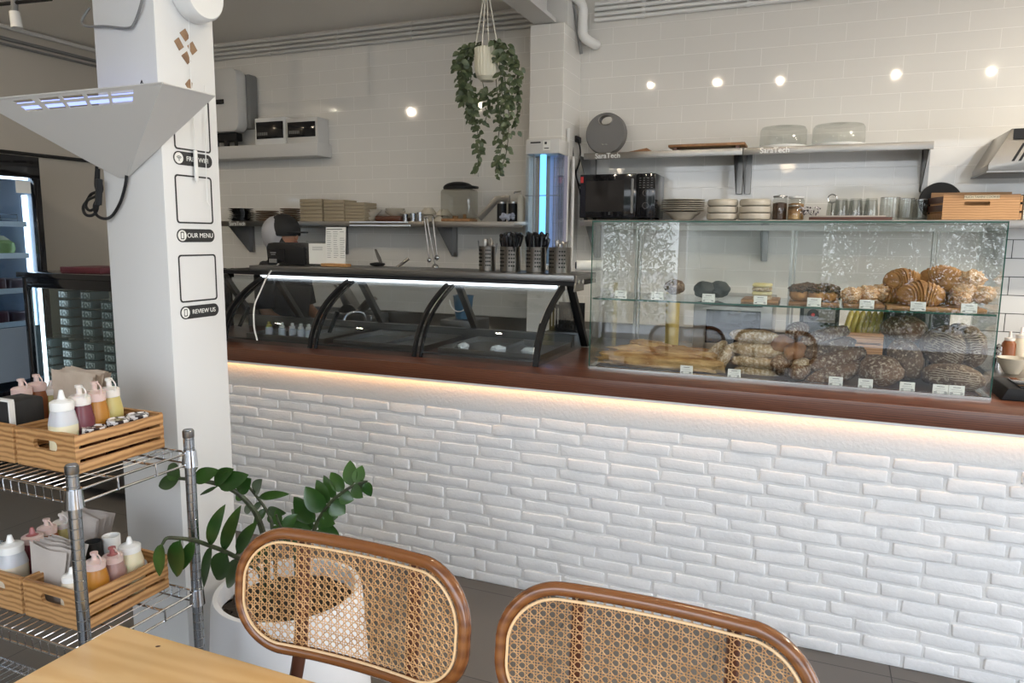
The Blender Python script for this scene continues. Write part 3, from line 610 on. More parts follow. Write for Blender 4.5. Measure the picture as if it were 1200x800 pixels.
# dark round tray leaning behind croissants is a reflection, not built
# things behind the case, on the rear work surface of the counter
def bar_items():
    # white cutting board with a knife
    a = A(737, 405, 3.7); 
    bm = nb(); box(bm, (-.93, 3.62, .905), (-.40, 3.98, .925), bev=.006); tag(obj('chopping_board', bm, 'white'), 'white plastic chopping board lying behind the left of the bread case', 'chopping board')
    t = thing('bread_knife', 'black handled knife on the white chopping board', 'knife', (-.62, 3.75, .926))
    bm = nb(); box(bm, (-.80, 3.765, .926), (-.64, 3.79, .928)); obj('blade', bm, 'steel', t)
    bm = nb(); box(bm, (-.64, 3.762, .926), (-.52, 3.788, .944), bev=.006); obj('handle', bm, 'black', t)
t = thing('prep_table', 'steel prep table behind the bread display case', 'table', (-.2, 3.8, 0))
bm = nb(); box(bm, (-1.0, 3.605, .885), (.62, 4.0, .904), bev=.003); obj('top', bm, 'steel', t)
for x in (-.98, .58):
    for y in (3.62, 3.96):
        bm = nb(); box(bm, (x, y, 0), (x+.03, y+.03, .885)); obj('leg', bm, 'steel_dark', t)
bar_items()
# steel toaster oven
a, b = A(812, 400, 4.12), A(905, 362, 4.12)
t = thing('oven', 'stainless steel countertop oven with a dark window seen through the case', 'oven', (-.44, 4.12, .90))
x0, x1 = A(812, 380, 4.12).x, A(905, 380, 4.12).x
bm = nb(); box(bm, (x0, 4.12, .915), (x1, 4.5, 1.24), bev=.008); obj('body', bm, 'steel', t)
bm = nb(); box(bm, (x0+.07, 4.108, .985), (x1-.06, 4.122, 1.17), bev=.004); obj('window', bm, 'blackgloss', t)
bm = nb(); cyl(bm, (x0+.05, 4.09, 1.205), (x1-.05, 4.09, 1.205), .009); cyl(bm, (x0+.08, 4.09, 1.205), (x0+.08, 4.12, 1.205), .006); cyl(bm, (x1-.08, 4.09, 1.205), (x1-.08, 4.12, 1.205), .006); obj('handle', bm, 'chrome', t)
for x in (x0+.03, x1-.03):
    bm = nb(); cyl(bm, (x, 4.2, .90), (x, 4.2, .916), .015); obj('foot', bm, 'black', t)
# yellow tube / roll
t = thing('paper_roll', 'upright yellow roll standing behind the left of the bread case', 'roll', (A(787, 380, 4.1).x, 4.1, .90))
bm = nb(); x = A(787, 380, 4.1).x; lathe(bm, [(0, .9), (.038, .9), (.038, 1.30), (.012, 1.30), (.012, 1.28), (0, 1.28)], (x, 4.12, 0), 24); obj('roll', bm, P('ochre_paper', (.46, .36, .12), .7), t)
# black card machine with red knob; bananas crate
x0, x1 = A(936, 380, 4.0).x, A(984, 380, 4.0).x
t = thing('black_scale', 'black box with a round red-centred dial behind the batons', 'scale', ((x0+x1)/2, 4.12, .90))
bm = nb(); box(bm, (x0, 4.10, .9), (x1, 4.35, 1.30), bev=.01); obj('body', bm, 'black', t)
bm = nb(); box(bm, (x0+.02, 4.094, 1.13), (x1-.02, 4.101, 1.22)); obj('panel', bm, 'grey', t)
bm = nb(); c = A(952, 381, 4.09); cyl(bm, (c.x, 4.082, 1.17), (c.x, 4.094, 1.17), .028); obj('dial', bm, 'black', t)
bm = nb(); cyl(bm, (c.x, 4.078, 1.17), (c.x, 4.083, 1.17), .009); obj('dial_centre', bm, 'red', t)
x0, x1 = A(988, 400, 3.85).x, A(1034, 400, 3.85).x
t = thing('banana_crate', 'slatted wooden crate holding bananas behind the case', 'crate', ((x0+x1)/2, 3.85, .905))
bm = nb()
for z in (.91, .965, 1.02, 1.075): box(bm, (x0, 3.80, z), (x1, 3.808, z+.045)); box(bm, (x0, 3.97, z), (x1, 3.978, z+.045))
for x in (x0, x1-.01): box(bm, (x, 3.808, .905), (x+.01, 3.97, 1.12))
box(bm, (x0, 3.81, 1.05), (x1, 3.968, 1.06))
obj('slats', bm, 'crate2', t)
for k in range(6):
    x = x0+.02+k*(x1-x0-.04)/5
    bm = nb(); tube(bm, curve([(x-.005, 3.90, 1.065), (x-.01, 3.86, 1.12), (x+.004, 3.88, 1.18), (x+.012, 3.92, 1.215)], 4), [.006]+[.0145]*10+[.011, .005], 8)
    tag(obj('banana', bm, 'banana'), 'ripe banana in the slatted crate behind the bread case', 'banana', 'bananas in the crate')
bm = nb(); tube(bm, curve([A(980, 386, 3.9), A(1000, 378, 3.9), A(1017, 369, 3.9), A(1019, 378, 3.9)], 5), .004, 6); tag(obj('black_wire', bm, 'black'), 'bent black wire rising above the bananas', 'wire')
# tall dark cabinet behind, dark apron block
x0, x1 = A(1036, 380, 3.85).x, A(1112, 380, 3.85).x
t = thing('black_container', 'tall black container standing behind the oval rye loaves', 'container', ((x0+x1)/2, 3.9, .905))
bm = nb(); box(bm, (x0, 3.80, .905), (x1, 3.96, 1.26), bev=.03, seg=4); obj('body', bm, 'black', t)
bm = nb(); box(bm, (x0-.006, 3.794, 1.262), (x1+.006, 3.966, 1.28), bev=.008); obj('lid', bm, 'black', t)
# ================================================================ lower steel shelf objects
def plate_stack(px, Y, z, r, n, label, group, mat='cream', step=.0125, foot=True, bowl=False, h=None, name='plate', sq=0):
    x = A(px, 240, Y).x
    for k in range(n):
        bm = nb(); zz = z+k*step
        if bowl: pr = [(0, .003), (r*.55, .0), (r*.93, .006), (r, .018), (r*.99, h), (r*.95, h), (r*.94, .018), (r*.5, .010), (0, .009)]
        else: pr = [(0, .0), (r*.55, .0), (r*.62, .004), (r, .0095), (r, .0125), (r*.6, .0075), (0, .005)]
        lathe(bm, pr, (x, Y, zz), 32, sq=sq)
        pos = 'lowest' if k == 0 else ('topmost' if k == n-1 else ('%s from the bottom' % ('second', 'third', 'fourth', 'fifth', 'sixth', 'seventh', 'eighth')[k-1]))
        tag(obj(name, bm, mat), label % pos, name.split('_')[-1], group)
YM = 4.55
# microwave
x0, x1, x2 = -1.374, -.985, -.905
t = thing('microwave', 'black microwave oven at the left end of the lower steel shelf', 'microwave', (-1.14, 4.42, zL))
bm = nb(); box(bm, (x0, 4.44, zL+.012), (x2, 4.69, zL+.275), bev=.006); obj('body', bm, 'blackgloss', t)
bm = nb(); box(bm, (x0, 4.42, zL+.012), (x2-.115, 4.438, zL+.275), bev=.004); dr = obj('door', bm, 'blackgloss', t)
bm = nb(); box(bm, (x0+.04, 4.417, zL+.05), (x2-.19, 4.4195, zL+.235)); obj('door_window', bm, P('dark_window', (.02, .018, .018), .05), dr)
bm = nb(); box(bm, (x2-.143, 4.400, zL+.04), (x2-.130, 4.419, zL+.245), bev=.004); obj('door_handle', bm, 'grey', dr)
bm = nb(); box(bm, (x2-.112, 4.42, zL+.012), (x2, 4.438, zL+.275), bev=.004); cp_ = obj('control_panel', bm, 'blackgloss', t)
bm = nb()
for a in range(2):
    c = (x2-.056, 4.4195, zL+.085+a*.075); tube(bm, [(c[0]+math.cos(i*PI/10)*.018, c[1]-.001, c[2]+math.sin(i*PI/10)*.018) for i in range(20)], .0009, 4, closed=True)
for a in range(5):
    for b in (-.035, -.012, .012, .035): box(bm, (x2-.056+b-.007, 4.4188, zL+.190+a*.014), (x2-.056+b+.005, 4.4192, zL+.193+a*.014))
obj('control_markings', bm, 'grey', cp_)['kind'] = 'stuff'
bm = nb(); box(bm, (x0+.004, 4.4165, zL+.225), (x0+.022, 4.4195, zL+.262)); obj('red_sticker', bm, 'red', t)
bm = nb(); box(bm, (x0+.185, 4.4172, zL+.032), (x0+.2, 4.4188, zL+.034)); tube(bm, [(x0+.1925+math.cos(i*PI/6)*.005, 4.4175, zL+.042+math.sin(i*PI/6)*.005) for i in range(12)], .0008, 4, closed=True); obj('logo_mark', bm, 'grey', dr)
for x in (x0+.03, x2-.03):
    for y in (4.46, 4.66):
        bm = nb(); cyl(bm, (x, y, zL+.0005), (x, y, zL+.0125), .012); obj('foot', bm, 'black', t)
# stoneware
xx = A(801, 240, YM).x
bm = nb(); lathe(bm, [(0, .002), (.055, .002), (.058, .006), (.105, .042), (.110, .046), (.105, .047), (.05, .012), (0, .010)], (xx, YM-.02, zL+.0008), 36); tag(obj('stoneware_bowl', bm, 'creamdark'), 'wide footed stoneware bowl carrying the stack of plates right of the microwave', 'bowl')
g = 'stoneware plates in the stack'
for k in range(6):
    bm = nb(); z = zL+.0485+k*.0125; lathe(bm, [(0, 0), (.06, 0), (.112, .0068), (.128, .0092), (.128, .0115), (.110, .0096), (.06, .004), (0, .004)], (xx+R.uniform(-.003, .003), YM-.02, z), 40)
    tag(obj('stoneware_plate', bm, 'cream' if k % 2 else 'creamdark'), 'stoneware dinner plate %s in the stack beside the microwave' % ('lowest', 'second from bottom', 'third from bottom', 'third from top', 'second from top', 'topmost')[k], 'plate', g)
for px, nm in ((847, 'left'), (885, 'right')):
    x = A(px, 240, YM-.05).x
    for k in range(3):
        bm = nb(); z = zL+.001+k*.0385; r = .089-.001*k
        lathe(bm, [(0, .003), (r*.80, .0), (r*.96, .006), (r, .016), (r*.985, .034), (r*.93, .041), (r*.9, .041), (r*.93, .03), (r*.93, .016), (0, .008)] if k == 2 else [(0, .003), (r*.80, .0), (r*.97, .005), (r, .014), (r, .037), (r*.96, .037), (r*.94, .014), (0, .008)], (x, YM-.05, z), 40)
        tag(obj('stoneware_dish', bm, 'cream'), '%s deep stoneware dish of the %s stack of three' % (('bottom', 'middle', 'top')[k], nm), 'dish', 'deep stoneware dishes in two stacks')
# jars
def jar(px, Y, z, r, h, label, filln='granola', lid='black'):
    x = A(px, 240, Y).x; t = thing('storage_jar', label, 'jar', (x, Y, z), 'glass storage jars on the steel shelf')
    bm = nb(); lathe(bm, [(0, z+.001), (r*.95, z+.001), (r, z+.008), (r, z+h*.8), (r*.86, z+h*.88), (r*.86, z+h*.9)], (x, Y, 0), 24); obj('glass_body', bm, 'glassthin', t)
    bm = nb(); lathe(bm, [(0, z+.004), (r*.92, z+.004), (r*.94, z+h*.66), (r*.5, z+h*.70), (0, z+h*.71)], (x, Y, 0), 24); obj('contents', bm, M['b_choc'] if filln == 'beans' else M['b_flat'], t)
    bm = nb(); lathe(bm, [(0, z+h*.90), (r*.95, z+h*.90), (r*.97, z+h*.93), (r*.95, z+h*.96), (r*.2, z+h*.975), (r*.18, z+h), (0, z+h*1.01)], (x, Y, 0), 24); obj('lid', bm, lid, t)
jar(914, 4.50, zL+.001, .040, .142, 'tall glass jar of dark beans left of the others', 'beans', 'steel')
jar(933, 4.56, zL+.001, .045, .140, 'tall glass jar of granola with a white knobbed lid', 'granola', 'white')
jar(931, 4.455, zL+.001, .034, .085, 'short glass jar of granola in front of the tall one', 'granola', 'steel')
# papers/trays, flat board
x0, x1 = A(948, 255, 4.45).x, A(1045, 255, 4.45).x
bm = nb(); box(bm, (x0, 4.41, zL+.001), (x1, 4.60, zL+.016), bev=.002); tag(obj('serving_tray', bm, 'darkwood'), 'thin dark serving tray under the upturned tumblers', 'tray')
bm = nb(); box(bm, (x0+.01, 4.415, zL+.017), (x1-.03, 4.58, zL+.024), bev=.002); tag(obj('folded_cloth', bm, 'napkin2'), 'folded pale cloth lying on the dark serving tray', 'cloth')
bm = nb(); q = A(951, 243, 4.5)
for k in range(26):
    c = Vector((q.x+R.uniform(-.07, .055), 4.47+R.uniform(-.02, .03), zL+.05+R.uniform(-.018, .02))); v = Vector((R.uniform(-1, 1), R.uniform(-.3, .3), R.uniform(-.6, .6))).normalized()*.014; tube(bm, [c-v, c, c+v+Vector((0, 0, .004))], .0035, 5)
tag(obj('patterned_packets', bm, P('patterned_paper', (.03, .02, .02), .6, col2=(.7, .66, .66), nscale=90, ramp=(.48, .52))), 'crumpled black and white packets beside the granola jar', 'packets')
g = 'upturned glass tumblers'
for px, rw in ((986, 0), (1003, 0), (1021, 0), (977, 1), (994, 1), (1012, 1)):
    Y = 4.47+rw*.085; x = A(px, 240, Y).x; z = zL+.0248; r = .037; h = .092
    bm = nb(); lathe(bm, [(r, z), (r*1.0, z+.02), (r*.82, z+h-.006), (r*.78, z+h), (0, z+h), (0, z+h-.008), (r*.74, z+h-.009), (r*.93, z+.02), (r*.94, z)], (x, Y, 0), 20)
    lab = 'upturned tumbler, %s of the %s row on the tray' % ({986: 'left', 1003: 'middle', 1021: 'right', 977: 'left', 994: 'middle', 1012: 'right'}[px], 'back' if rw else 'front')
    tag(obj('glass_tumbler', bm, 'glassthin', ang=60), lab, 'glass', g)
x = A(975, 232, 4.53).x
bm = nb(); q = A(976, 232, 4.44); tube(bm, [(q.x+math.cos(i*PI/8)*.024, 4.62, zL+.125+math.sin(i*PI/8)*.024) for i in range(16)], .003, 6, closed=True); cyl(bm, (q.x, 4.62, zL+.026), (q.x, 4.62, zL+.101), .003, n=6); tag(obj('ring_stand', bm, 'chrome'), 'small wire stand with a ring behind the tumblers', 'stand')
def pitcher(px, Y, r, h, label):
    x = A(px, 240, Y).x; z = zL+.001; bm = nb(); t = thing('glass_pitcher', label, 'pitcher', (x, Y, z), 'glass pitchers')
    lathe(bm, [(0, z), (r*.9, z), (r, z+.01), (r*.98, z+h), (r*.93, z+h), (r*.92, z+.014), (0, z+.010)], (x, Y, 0), 24); obj('body', bm, 'glassthin', t, ang=60)
    bm = nb(); tube(bm, [(x+math.cos(i*PI/12)*r*.96, Y+math.sin(i*PI/12)*r*.96, z+h+.001) for i in range(24)], .0018, 5, closed=True); obj('rim', bm, 'chrome', t)
pitcher(1043, 4.47, .050, .118, 'wide clear glass pitcher right of the tumblers')
pitcher(1062, 4.54, .040, .116, 'narrow clear glass pitcher beside the wide one')
pitcher(1079, 4.58, .038, .112, 'clear glass pitcher half behind the black plate')
bm = nb(); c = A(1096, 257, 4.50); lathe(bm, [(0, -.004), (.100, -.004), (.104, 0), (.100, .004), (0, .004)], n=40)
bmesh.ops.transform(bm, matrix=Matrix.Translation((c.x+.03, 4.62, zL+.106))@Euler((PI/2-.15, 0, 0)).to_matrix().to_4x4(), verts=bm.verts); tag(obj('black_plate', bm, 'blackmat'), 'round black plate leaning on the wall behind the wooden crate', 'plate')
# top crate with handle + label
x0, x1 = .545, .935; Y0, Y1 = 4.405, 4.60; z = zL+.001
t = thing('wooden_crate', 'wooden crate with a handle slot on the lower steel shelf at right', 'crate', ((x0+x1)/2, 4.5, z))
bm = nb()
hx0, hx1, hz0, hz1 = .70, .80, z+.072, z+.092
fx0 = x0+.052
for a, b, c_, d in ((fx0, hx0-.006, z+.001, z+.128), (hx1+.006, x1, z+.001, z+.128), (hx0-.006, hx1+.006, z+.001, hz0), (hx0-.006, hx1+.006, hz1, z+.128)): box(bm, (a, Y0, c_), (b, Y0+.012, d))
obj('front_panel', bm, 'crate2', t)
for k in range(3):
    bm = nb(); zz = z+.002+k*.043; prism(bm, [(fx0, Y0+.004), (fx0+.012, Y0+.004), (x0+.02, Y1), (x0+.008, Y1)], 'Z', zz, zz+.032); obj('side_slat', bm, 'darkwood' if k else 'board', t)
    bm = nb(); box(bm, (x1+.001, Y0, zz), (x1+.010, Y1, zz+.032)); obj('side_slat', bm, 'crate2', t)
bm = nb(); box(bm, (x0+.02, Y1-.0, z+.002), (x1, Y1+.01, z+.15)); obj('back_panel', bm, 'crate2', t)
bm = nb(); box(bm, (.69, Y0-.0022, z+.105), (.845, Y0-.0004, z+.124)); lb = obj('paper_label', bm, P('cream_label', (.70, .60, .42), .7), t)
text('MUCH TAHINI COOKIES', .0145, FRONT((.7675, Y0-.0026, z+.1145)), 'ink', t, ext=.0002)
bm = nb(); box(bm, (.955, 4.42, zL+.001), (1.20, 4.6, zL+.13), bev=.004); tag(obj('clear_container', bm, P('frosted_clear', (.55, .60, .58), .3)), 'frosted pale container right of the wooden crate', 'container')
# ---------------------------------------------------------------- upper shelf objects
zu = zU+.0008
t = thing('round_speaker', 'round grey cloth covered speaker with a handle hole, leaning by the wall', 'speaker', (A(711, 178, 4.55).x, 4.55, zu))
R0, c = .128, None
bm = nb(); n = 48; hc = (0, .082); t_ = bmesh.new()
cx = A(711, 152, 4.55).x; cz = zu+R0
def ring(r0, r1, hx, hz, y):
    out = []
    for k in range(n):
        a = 2*PI*k/n; out.append((cx+hx+math.cos(a)*r0, y, cz+hz+math.sin(a)*r1))
    return out
lv = [ring(R0*.94, R0*.94, 0, 0, 4.515), ring(R0, R0, 0, 0, 4.53), ring(R0, R0, 0, 0, 4.565), ring(R0*.94, R0*.94, 0, 0, 4.585), ring(.043, .029, 0, .082, 4.585), ring(.043, .029, 0, .082, 4.515)]
vv = [[t_.verts.new(p) for p in l] for l in lv]
for i in range(6):
    a, b = vv[i], vv[(i+1) % 6]
    for k in range(n): t_.faces.new((a[k], a[(k+1) % n], b[(k+1) % n], b[k]))
merge(bm, t_); obj('body', bm, 'greyfab', t)
bm = nb(); tube(bm, [(cx+math.cos(i*PI/16)*.044, 4.516, cz+.082+math.sin(i*PI/16)*.030) for i in range(32)], .0035, 6, closed=True); obj('handle_trim', bm, 'steel', t)
bm = nb(); box(bm, (cx-.018, 4.5125, cz-.068), (cx+.022, 4.5145, cz-.064)); obj('lettering', bm, 'silver', t)
t = thing('cutting_board', 'brown wooden paddle board lying across the upper steel shelf', 'board', (A(828, 166, 4.5).x, 4.5, zu))
x0, x1 = A(783, 168, 4.42).x, A(873, 166, 4.42).x
bm = nb(); box(bm, (x0, 4.42, zu+.018), (x1, 4.60, zu+.034), bev=.003); obj('board_top', bm, 'board', t)
for x in (x0+.03, x1-.05):
    bm = nb(); box(bm, (x, 4.43, zu), (x+.02, 4.59, zu+.018)); obj('foot_rail', bm, 'darkwood', t)
bm = nb(); x = A(745, 178, 4.45).x; prism(bm, [(x-.06, zu), (x+.10, zu), (x+.07, zu+.022)], 'Y', 4.43, 4.60, bev=.002); tag(obj('wooden_wedge', bm, 'board'), 'small wooden piece between the round speaker and the paddle board', 'wood piece')
g = 'clear cake domes'
for px, lab in ((918, 'clear cake dome on white base, left of the two, above the jars'), (983, 'clear cake dome on white base, right of the two')):
    x = A(px, 155, 4.52).x; t = thing('cake_dome', lab, 'cake dome', (x, 4.52, zu), g); r = .142 if px == 983 else .132
    bm = nb(); lathe(bm, [(0, 0), (r, 0), (r*1.02, .008), (r*.99, .014), (0, .014)], (x, 4.54, zu), 40); obj('base', bm, 'white', t)
    bm = nb(); lathe(bm, [(r*.96, .0145), (r*.95, .10), (r*.88, .118), (r*.3, .122), (0, .122)], (x, 4.54, zu), 40); obj('dome', bm, 'glassthin', t)
    bm = nb(); lathe(bm, [(r*.36, .123), (r*.34, .128), (0, .129)], (x, 4.54, zu), 30); tube(bm, [(x+math.cos(i*PI/16)*r*.96, 4.54+math.sin(i*PI/16)*r*.96, zu+.0165) for i in range(32)], .002, 5, closed=True); obj('knob', bm, 'glass', t)
# ---------------------------------------------------------------- range hood and right side kitchen
hy = 4.3; a = A(1157, 203, hy)
t = thing('range_hood', 'stainless steel range hood at the right edge above the crate', 'range hood', (a.x, hy, 1.89))
bm = nb(); prism(bm, [(a.x, 1.90), (a.x, 1.93), (a.x+.085, 2.10), (a.x+.9, 2.10), (a.x+.9, 1.90)], 'Y', hy, WY-.003, bev=.003); obj('hood_body', bm, 'steel', t)
bm = nb()
for k in range(9): 
    prism(bm, [(a.x+.095+k*.028, 1.945), (a.x+.107+k*.028, 1.945), (a.x+.147+k*.028, 2.03), (a.x+.135+k*.028, 2.03)], 'Y', hy-.004, hy-.0005)
obj('grille_slots', bm, 'black', t)
bm = nb(); box(bm, (a.x+.092, hy-.01, 2.05), (a.x+.9, hy-.0005, 2.098)); obj('control_bar', bm, 'black', t)
bm = nb(); box(bm, (a.x-.005, hy-.008, 1.892), (a.x+.9, WY-.003, 1.90)); obj('lip', bm, 'steel_dark', t)
t = thing('espresso_counter', 'plum coloured low counter unit right of the bread case', 'counter', (1.2, 3.7, 0))
a = A(1163, 430, 3.9)
bm = nb(); box(bm, (a.x-.02, 3.62, 0), (2.0, 4.4, .93)); obj('body', bm, 'leather', t)
bm = nb(); box(bm, (a.x-.03, 3.60, .93), (2.0, 4.42, .965), bev=.004); obj('top', bm, 'steel', t)
bm = nb(); box(bm, (a.x-.02, 3.612, .86), (2.0, 3.619, .868)); obj('drawer_gap', bm, 'black', t)
t = thing('black_box', 'black plastic box on the countertop at the right edge', 'box', (A(1195, 465, 3.06).x, 3.1, .99))
a = A(1171, 475, 3.05); bm = nb(); prism(bm, [(a.x, .9905), (a.x+.02, 1.035), (a.x+.45, 1.035), (a.x+.45, .9905)], 'Y', 3.04, 3.30, bev=.004); obj('body', bm, 'black', t)
bm = nb(); box(bm, (a.x+.06, 3.06, 1.0355), (a.x+.4, 3.26, 1.041), bev=.003); obj('lid', bm, 'blackgloss', t)
x = A(1183, 405, 3.95).x; 
bm = nb(); lathe(bm, [(0, 0), (.028, 0), (.032, .006), (.058, .05), (.064, .072), (.060, .073), (.05, .045), (.02, .010), (0, .009)], (x, 3.86, .966), 30); tag(obj('white_bowl', bm, 'cream'), 'small white bowl on the steel top right of the bread case', 'bowl')
for px, c, h, nm in ((1184, 'sauce_amber', .15, 'amber brown sauce bottle behind the white bowl'), (1197, 'sauce_cream', .17, 'pale cream sauce bottle at the right edge behind the bowl')):
    Y = 4.12; x = A(px, 395, Y).x; t = thing('squeeze_bottle', nm, 'bottle', (x, Y, .966), 'squeeze bottles by the range')
    bm = nb(); lathe(bm, [(0, 0), (.030, 0), (.032, .01), (.032, h*.7), (.022, h*.8), (0, h*.8)], (x, Y, .966), 20); obj('body', bm, c, t)
    bm = nb(); lathe(bm, [(.024, h*.8), (.024, h*.88), (.008, h*.9), (.005, h*1.1), (0, h*1.1)], (x, Y, .966), 16); obj('cap', bm, 'cap_white', t)
bm = nb(); x = A(1170, 400, 4.1).x
for k in range(3): lathe(bm, [(0, 0), (.018, 0), (.018, .05+.02*k), (.008, .06+.02*k), (0, .065+.02*k)], (x+.012*k-.02, 4.0+.05*k, .966), 14)
tag(obj('steel_shakers', bm, 'chrome'), 'cluster of small steel shakers beside the white bowl', 'shakers')
# ================================================================ LEFT KITCHEN WALL
t = thing('power_inverter', 'large white rounded wall cabinet high on the wall beside the pillar', 'wall cabinet', (-4.42, 4.6, 2.33))
bm = nb(); prism(bm, rr_loop(-4.72, -4.13, 2.335, 2.80, .06, 8), 'Y', 4.50, 4.60, bev=.006); obj('front_cover', bm, 'whitemat', t)
bm = nb(); box(bm, (-4.68, 4.601, 2.37), (-4.10, 4.69, 2.77), bev=.01); obj('heat_sink', bm, 'grey', t)
bm = nb(); a = A(258, 119, 4.49); box(bm, (a.x-.06, 4.492, a.z-.018), (a.x+.03, 4.4995, a.z+.018), bev=.006); obj('display_window', bm, 'blackgloss', t)
bm = nb()
for k in range(5): x = -4.60+k*.095; cyl(bm, (x, 4.57, 2.33), (x, 4.57, 2.235), .013+.008*(k % 2), n=8)
box(bm, (-4.5, 4.55, 2.27), (-4.2, 4.62, 2.333), bev=.008); obj('cable_glands', bm, 'black', t)
bm = nb(); box(bm, (-4.85, 4.52, 2.132), (-3.42, 4.698, 2.228), bev=.004); tr = tag(obj('wall_trunking', bm, 'whitemat'), 'long white boxed trunking fixed on the wall under the breaker boxes', 'trunking')
for px0, px1, py0, lab in ((297, 333, 137, 'white breaker box with dark window, left of the two on the trunking'), (334, 371, 140, 'grey breaker box with dark window, right of the two on the trunking')):
    a, b = A(px0, py0, 4.55), A(px1, py0, 4.55); h = 2.229+(.20 if px0 == 297 else .185)
    t = thing('breaker_box', lab, 'breaker box', ((a.x+b.x)/2, 4.6, 2.229), 'breaker boxes')
    bm = nb(); box(bm, (a.x, 4.56, 2.2295), (b.x, 4.695, h), bev=.006); obj('housing', bm, 'white' if px0 == 297 else 'whitemat', t)
    bm = nb(); box(bm, (a.x+.015, 4.556, 2.2295+.045), (b.x-.02, 4.5595, h-.03), bev=.002); wdw = obj('dark_window', bm, 'blackgloss', t)
    bm = nb()
    for k in range(7): box(bm, (a.x+.03+k*.014, 4.5545, 2.30), (a.x+.038+k*.014, 4.5558, 2.322))
    obj('switch_row', bm, 'grey', wdw)
for px in (263, 272):
    a = A(px, 316, 4.69); bm = nb(); box(bm, (a.x-.014, 4.688, a.z-.014), (a.x+.014, 4.6995, a.z+.014), bev=.002)
    tag(obj('wall_socket', bm, 'black'), 'small dark wall socket beside the pillar, %s one of two' % ('left' if px == 263 else 'right'), 'socket', 'wall sockets')
# items on the left shelf
zs = 1.6525; YL = 4.54
g = 'black plates on the left shelf'
for k in range(8):
    bm = nb(); x = A(285, 240, YL).x+R.uniform(-.012, .012); r = .085; z = zs+k*.0125
    lathe(bm, [(0, 0), (r*.6, 0), (r, .010), (r*1.0, .0125), (r*.6, .005), (0, .005)], (x-.02, YL, z), 24, sq=3); tag(obj('black_plate', bm, 'blackgloss'), 'black plate in the leftmost shelf stack, number %s up' % ('one', 'two', 'three', 'four', 'five', 'six', 'seven', 'eight')[k], 'plate', g)
g = 'brown rimmed white plates'
for st, (px, n, r) in enumerate(((313, 5, .085), (340, 6, .075))):
    for k in range(n):
        x = A(px, 240, YL).x; bm = nb(); lathe(bm, [(0, 0), (r*.6, 0), (r, .009), (r, .0125), (r*.6, .006), (0, .006)], (x, YL, zs+k*.0165), 28)
        o = tag(obj('rimmed_plate', bm, 'cream'), 'brown rimmed plate, level %s of the %s stack beside the black plates' % (('one', 'two', 'three', 'four', 'five', 'six')[k], ('wide', 'narrow')[st]), 'plate', g)
        bm = nb(); tube(bm, [(x+math.cos(i*PI/12)*r, YL+math.sin(i*PI/12)*r, zs+k*.0165+.0112) for i in range(24)], .0026, 5, closed=True); q = obj('brown_rim', bm, 'darkwood', o)
g = 'folded takeaway boxes'
for px0, px1, py, lab in ((351, 377, 233, 'left block of beige takeaway boxes on the shelf'), (379, 403, 234, 'middle block of beige takeaway boxes on the shelf'), (404, 427, 237, 'right block of beige takeaway boxes on the shelf')):
    a, b = A(px0, py, 4.46), A(px1, py, 4.46); n = 6
    for k in range(n):
        bm = nb(); h = (a.z-zs)/n; box(bm, (a.x, 4.46, zs+.0005+k*h), (b.x, 4.62, zs+k*h+h-.0012), bev=.003)
        tag(obj('takeaway_box', bm, 'card'), '%s, layer %s from the shelf' % (lab, ('one', 'two', 'three', 'four', 'five', 'six')[k]), 'box', g)
def bowl_up(px, Y, z, r, h, mat, label, inv=False, nm='bowl', grp=None):
    x = A(px, 240, Y).x; pr = [(0, 0), (r*.5, 0), (r*.55, .004), (r*.9, h*.6), (r, h), (r*.95, h), (r*.8, h*.55), (r*.4, .01), (0, .008)]
    if inv: pr = [(r_, h-z_) for r_, z_ in pr]
    bm = nb(); lathe(bm, pr, (x, Y, z), 28); return tag(obj(nm, bm, mat), label, 'bowl', grp)
for k, (px, z, r) in enumerate(((434, 0, .055), (436, .035, .05), (440, .052, .045), (463, .042, .075), (463, .060, .07))):
    bowl_up(px, 4.56, zs+z, r, .034, 'cream', ('cream bowl at the base of the stack right of the takeaway boxes', 'cream bowl in the middle of the stack right of the takeaway boxes', 'cream bowl topping the stack right of the takeaway boxes', 'shallow cream bowl resting on the brown tray', 'upper shallow cream bowl above the brown tray')[k], grp='cream bowls on the left shelf')
a, b = A(440, 255, 4.46), A(470, 255, 4.46); bm = nb(); box(bm, (a.x, 4.45, zs+.0005), (b.x, 4.62, zs+.04), bev=.012, seg=3); tag(obj('wooden_tray', bm, 'darkwood'), 'dark reddish wooden tray under shallow cream bowls', 'tray')
bowl_up(481, 4.58, zs+.03, .075, .028, 'cream', 'wide cream plate stack right of the brown tray', grp='cream bowls on the left shelf')
for k, px in enumerate((475, 484, 492)):
    Y = 4.46; x = A(px, 250, Y).x; bm = nb(); lathe(bm, [(0, 0), (.016, 0), (.021, .05+.006*k), (.019, .05+.006*k), (.014, .004), (0, .004)], (x, Y, zs), 18); tag(obj('steel_cup', bm, 'chrome'), 'small steel cup on the shelf edge, %s of three' % ('left', 'middle', 'right')[k], 'cup', 'small steel cups')
for k, (px, z, r, h, Y) in enumerate(((502, .0, .062, .05, 4.55), (518, .0, .062, .04, 4.50), (502, .051, .058, .045, 4.55), (520, .041, .055, .042, 4.50))):
    bowl_up(px, Y, zs+z, r, h, 'cream', ('upturned white bowl, lower left of four beside the blender', 'upturned white bowl, lower right of four beside the blender', 'upturned white bowl, upper left of four beside the blender', 'upturned white bowl, upper right of four beside the blender')[k], inv=True, grp='upturned white bowls')
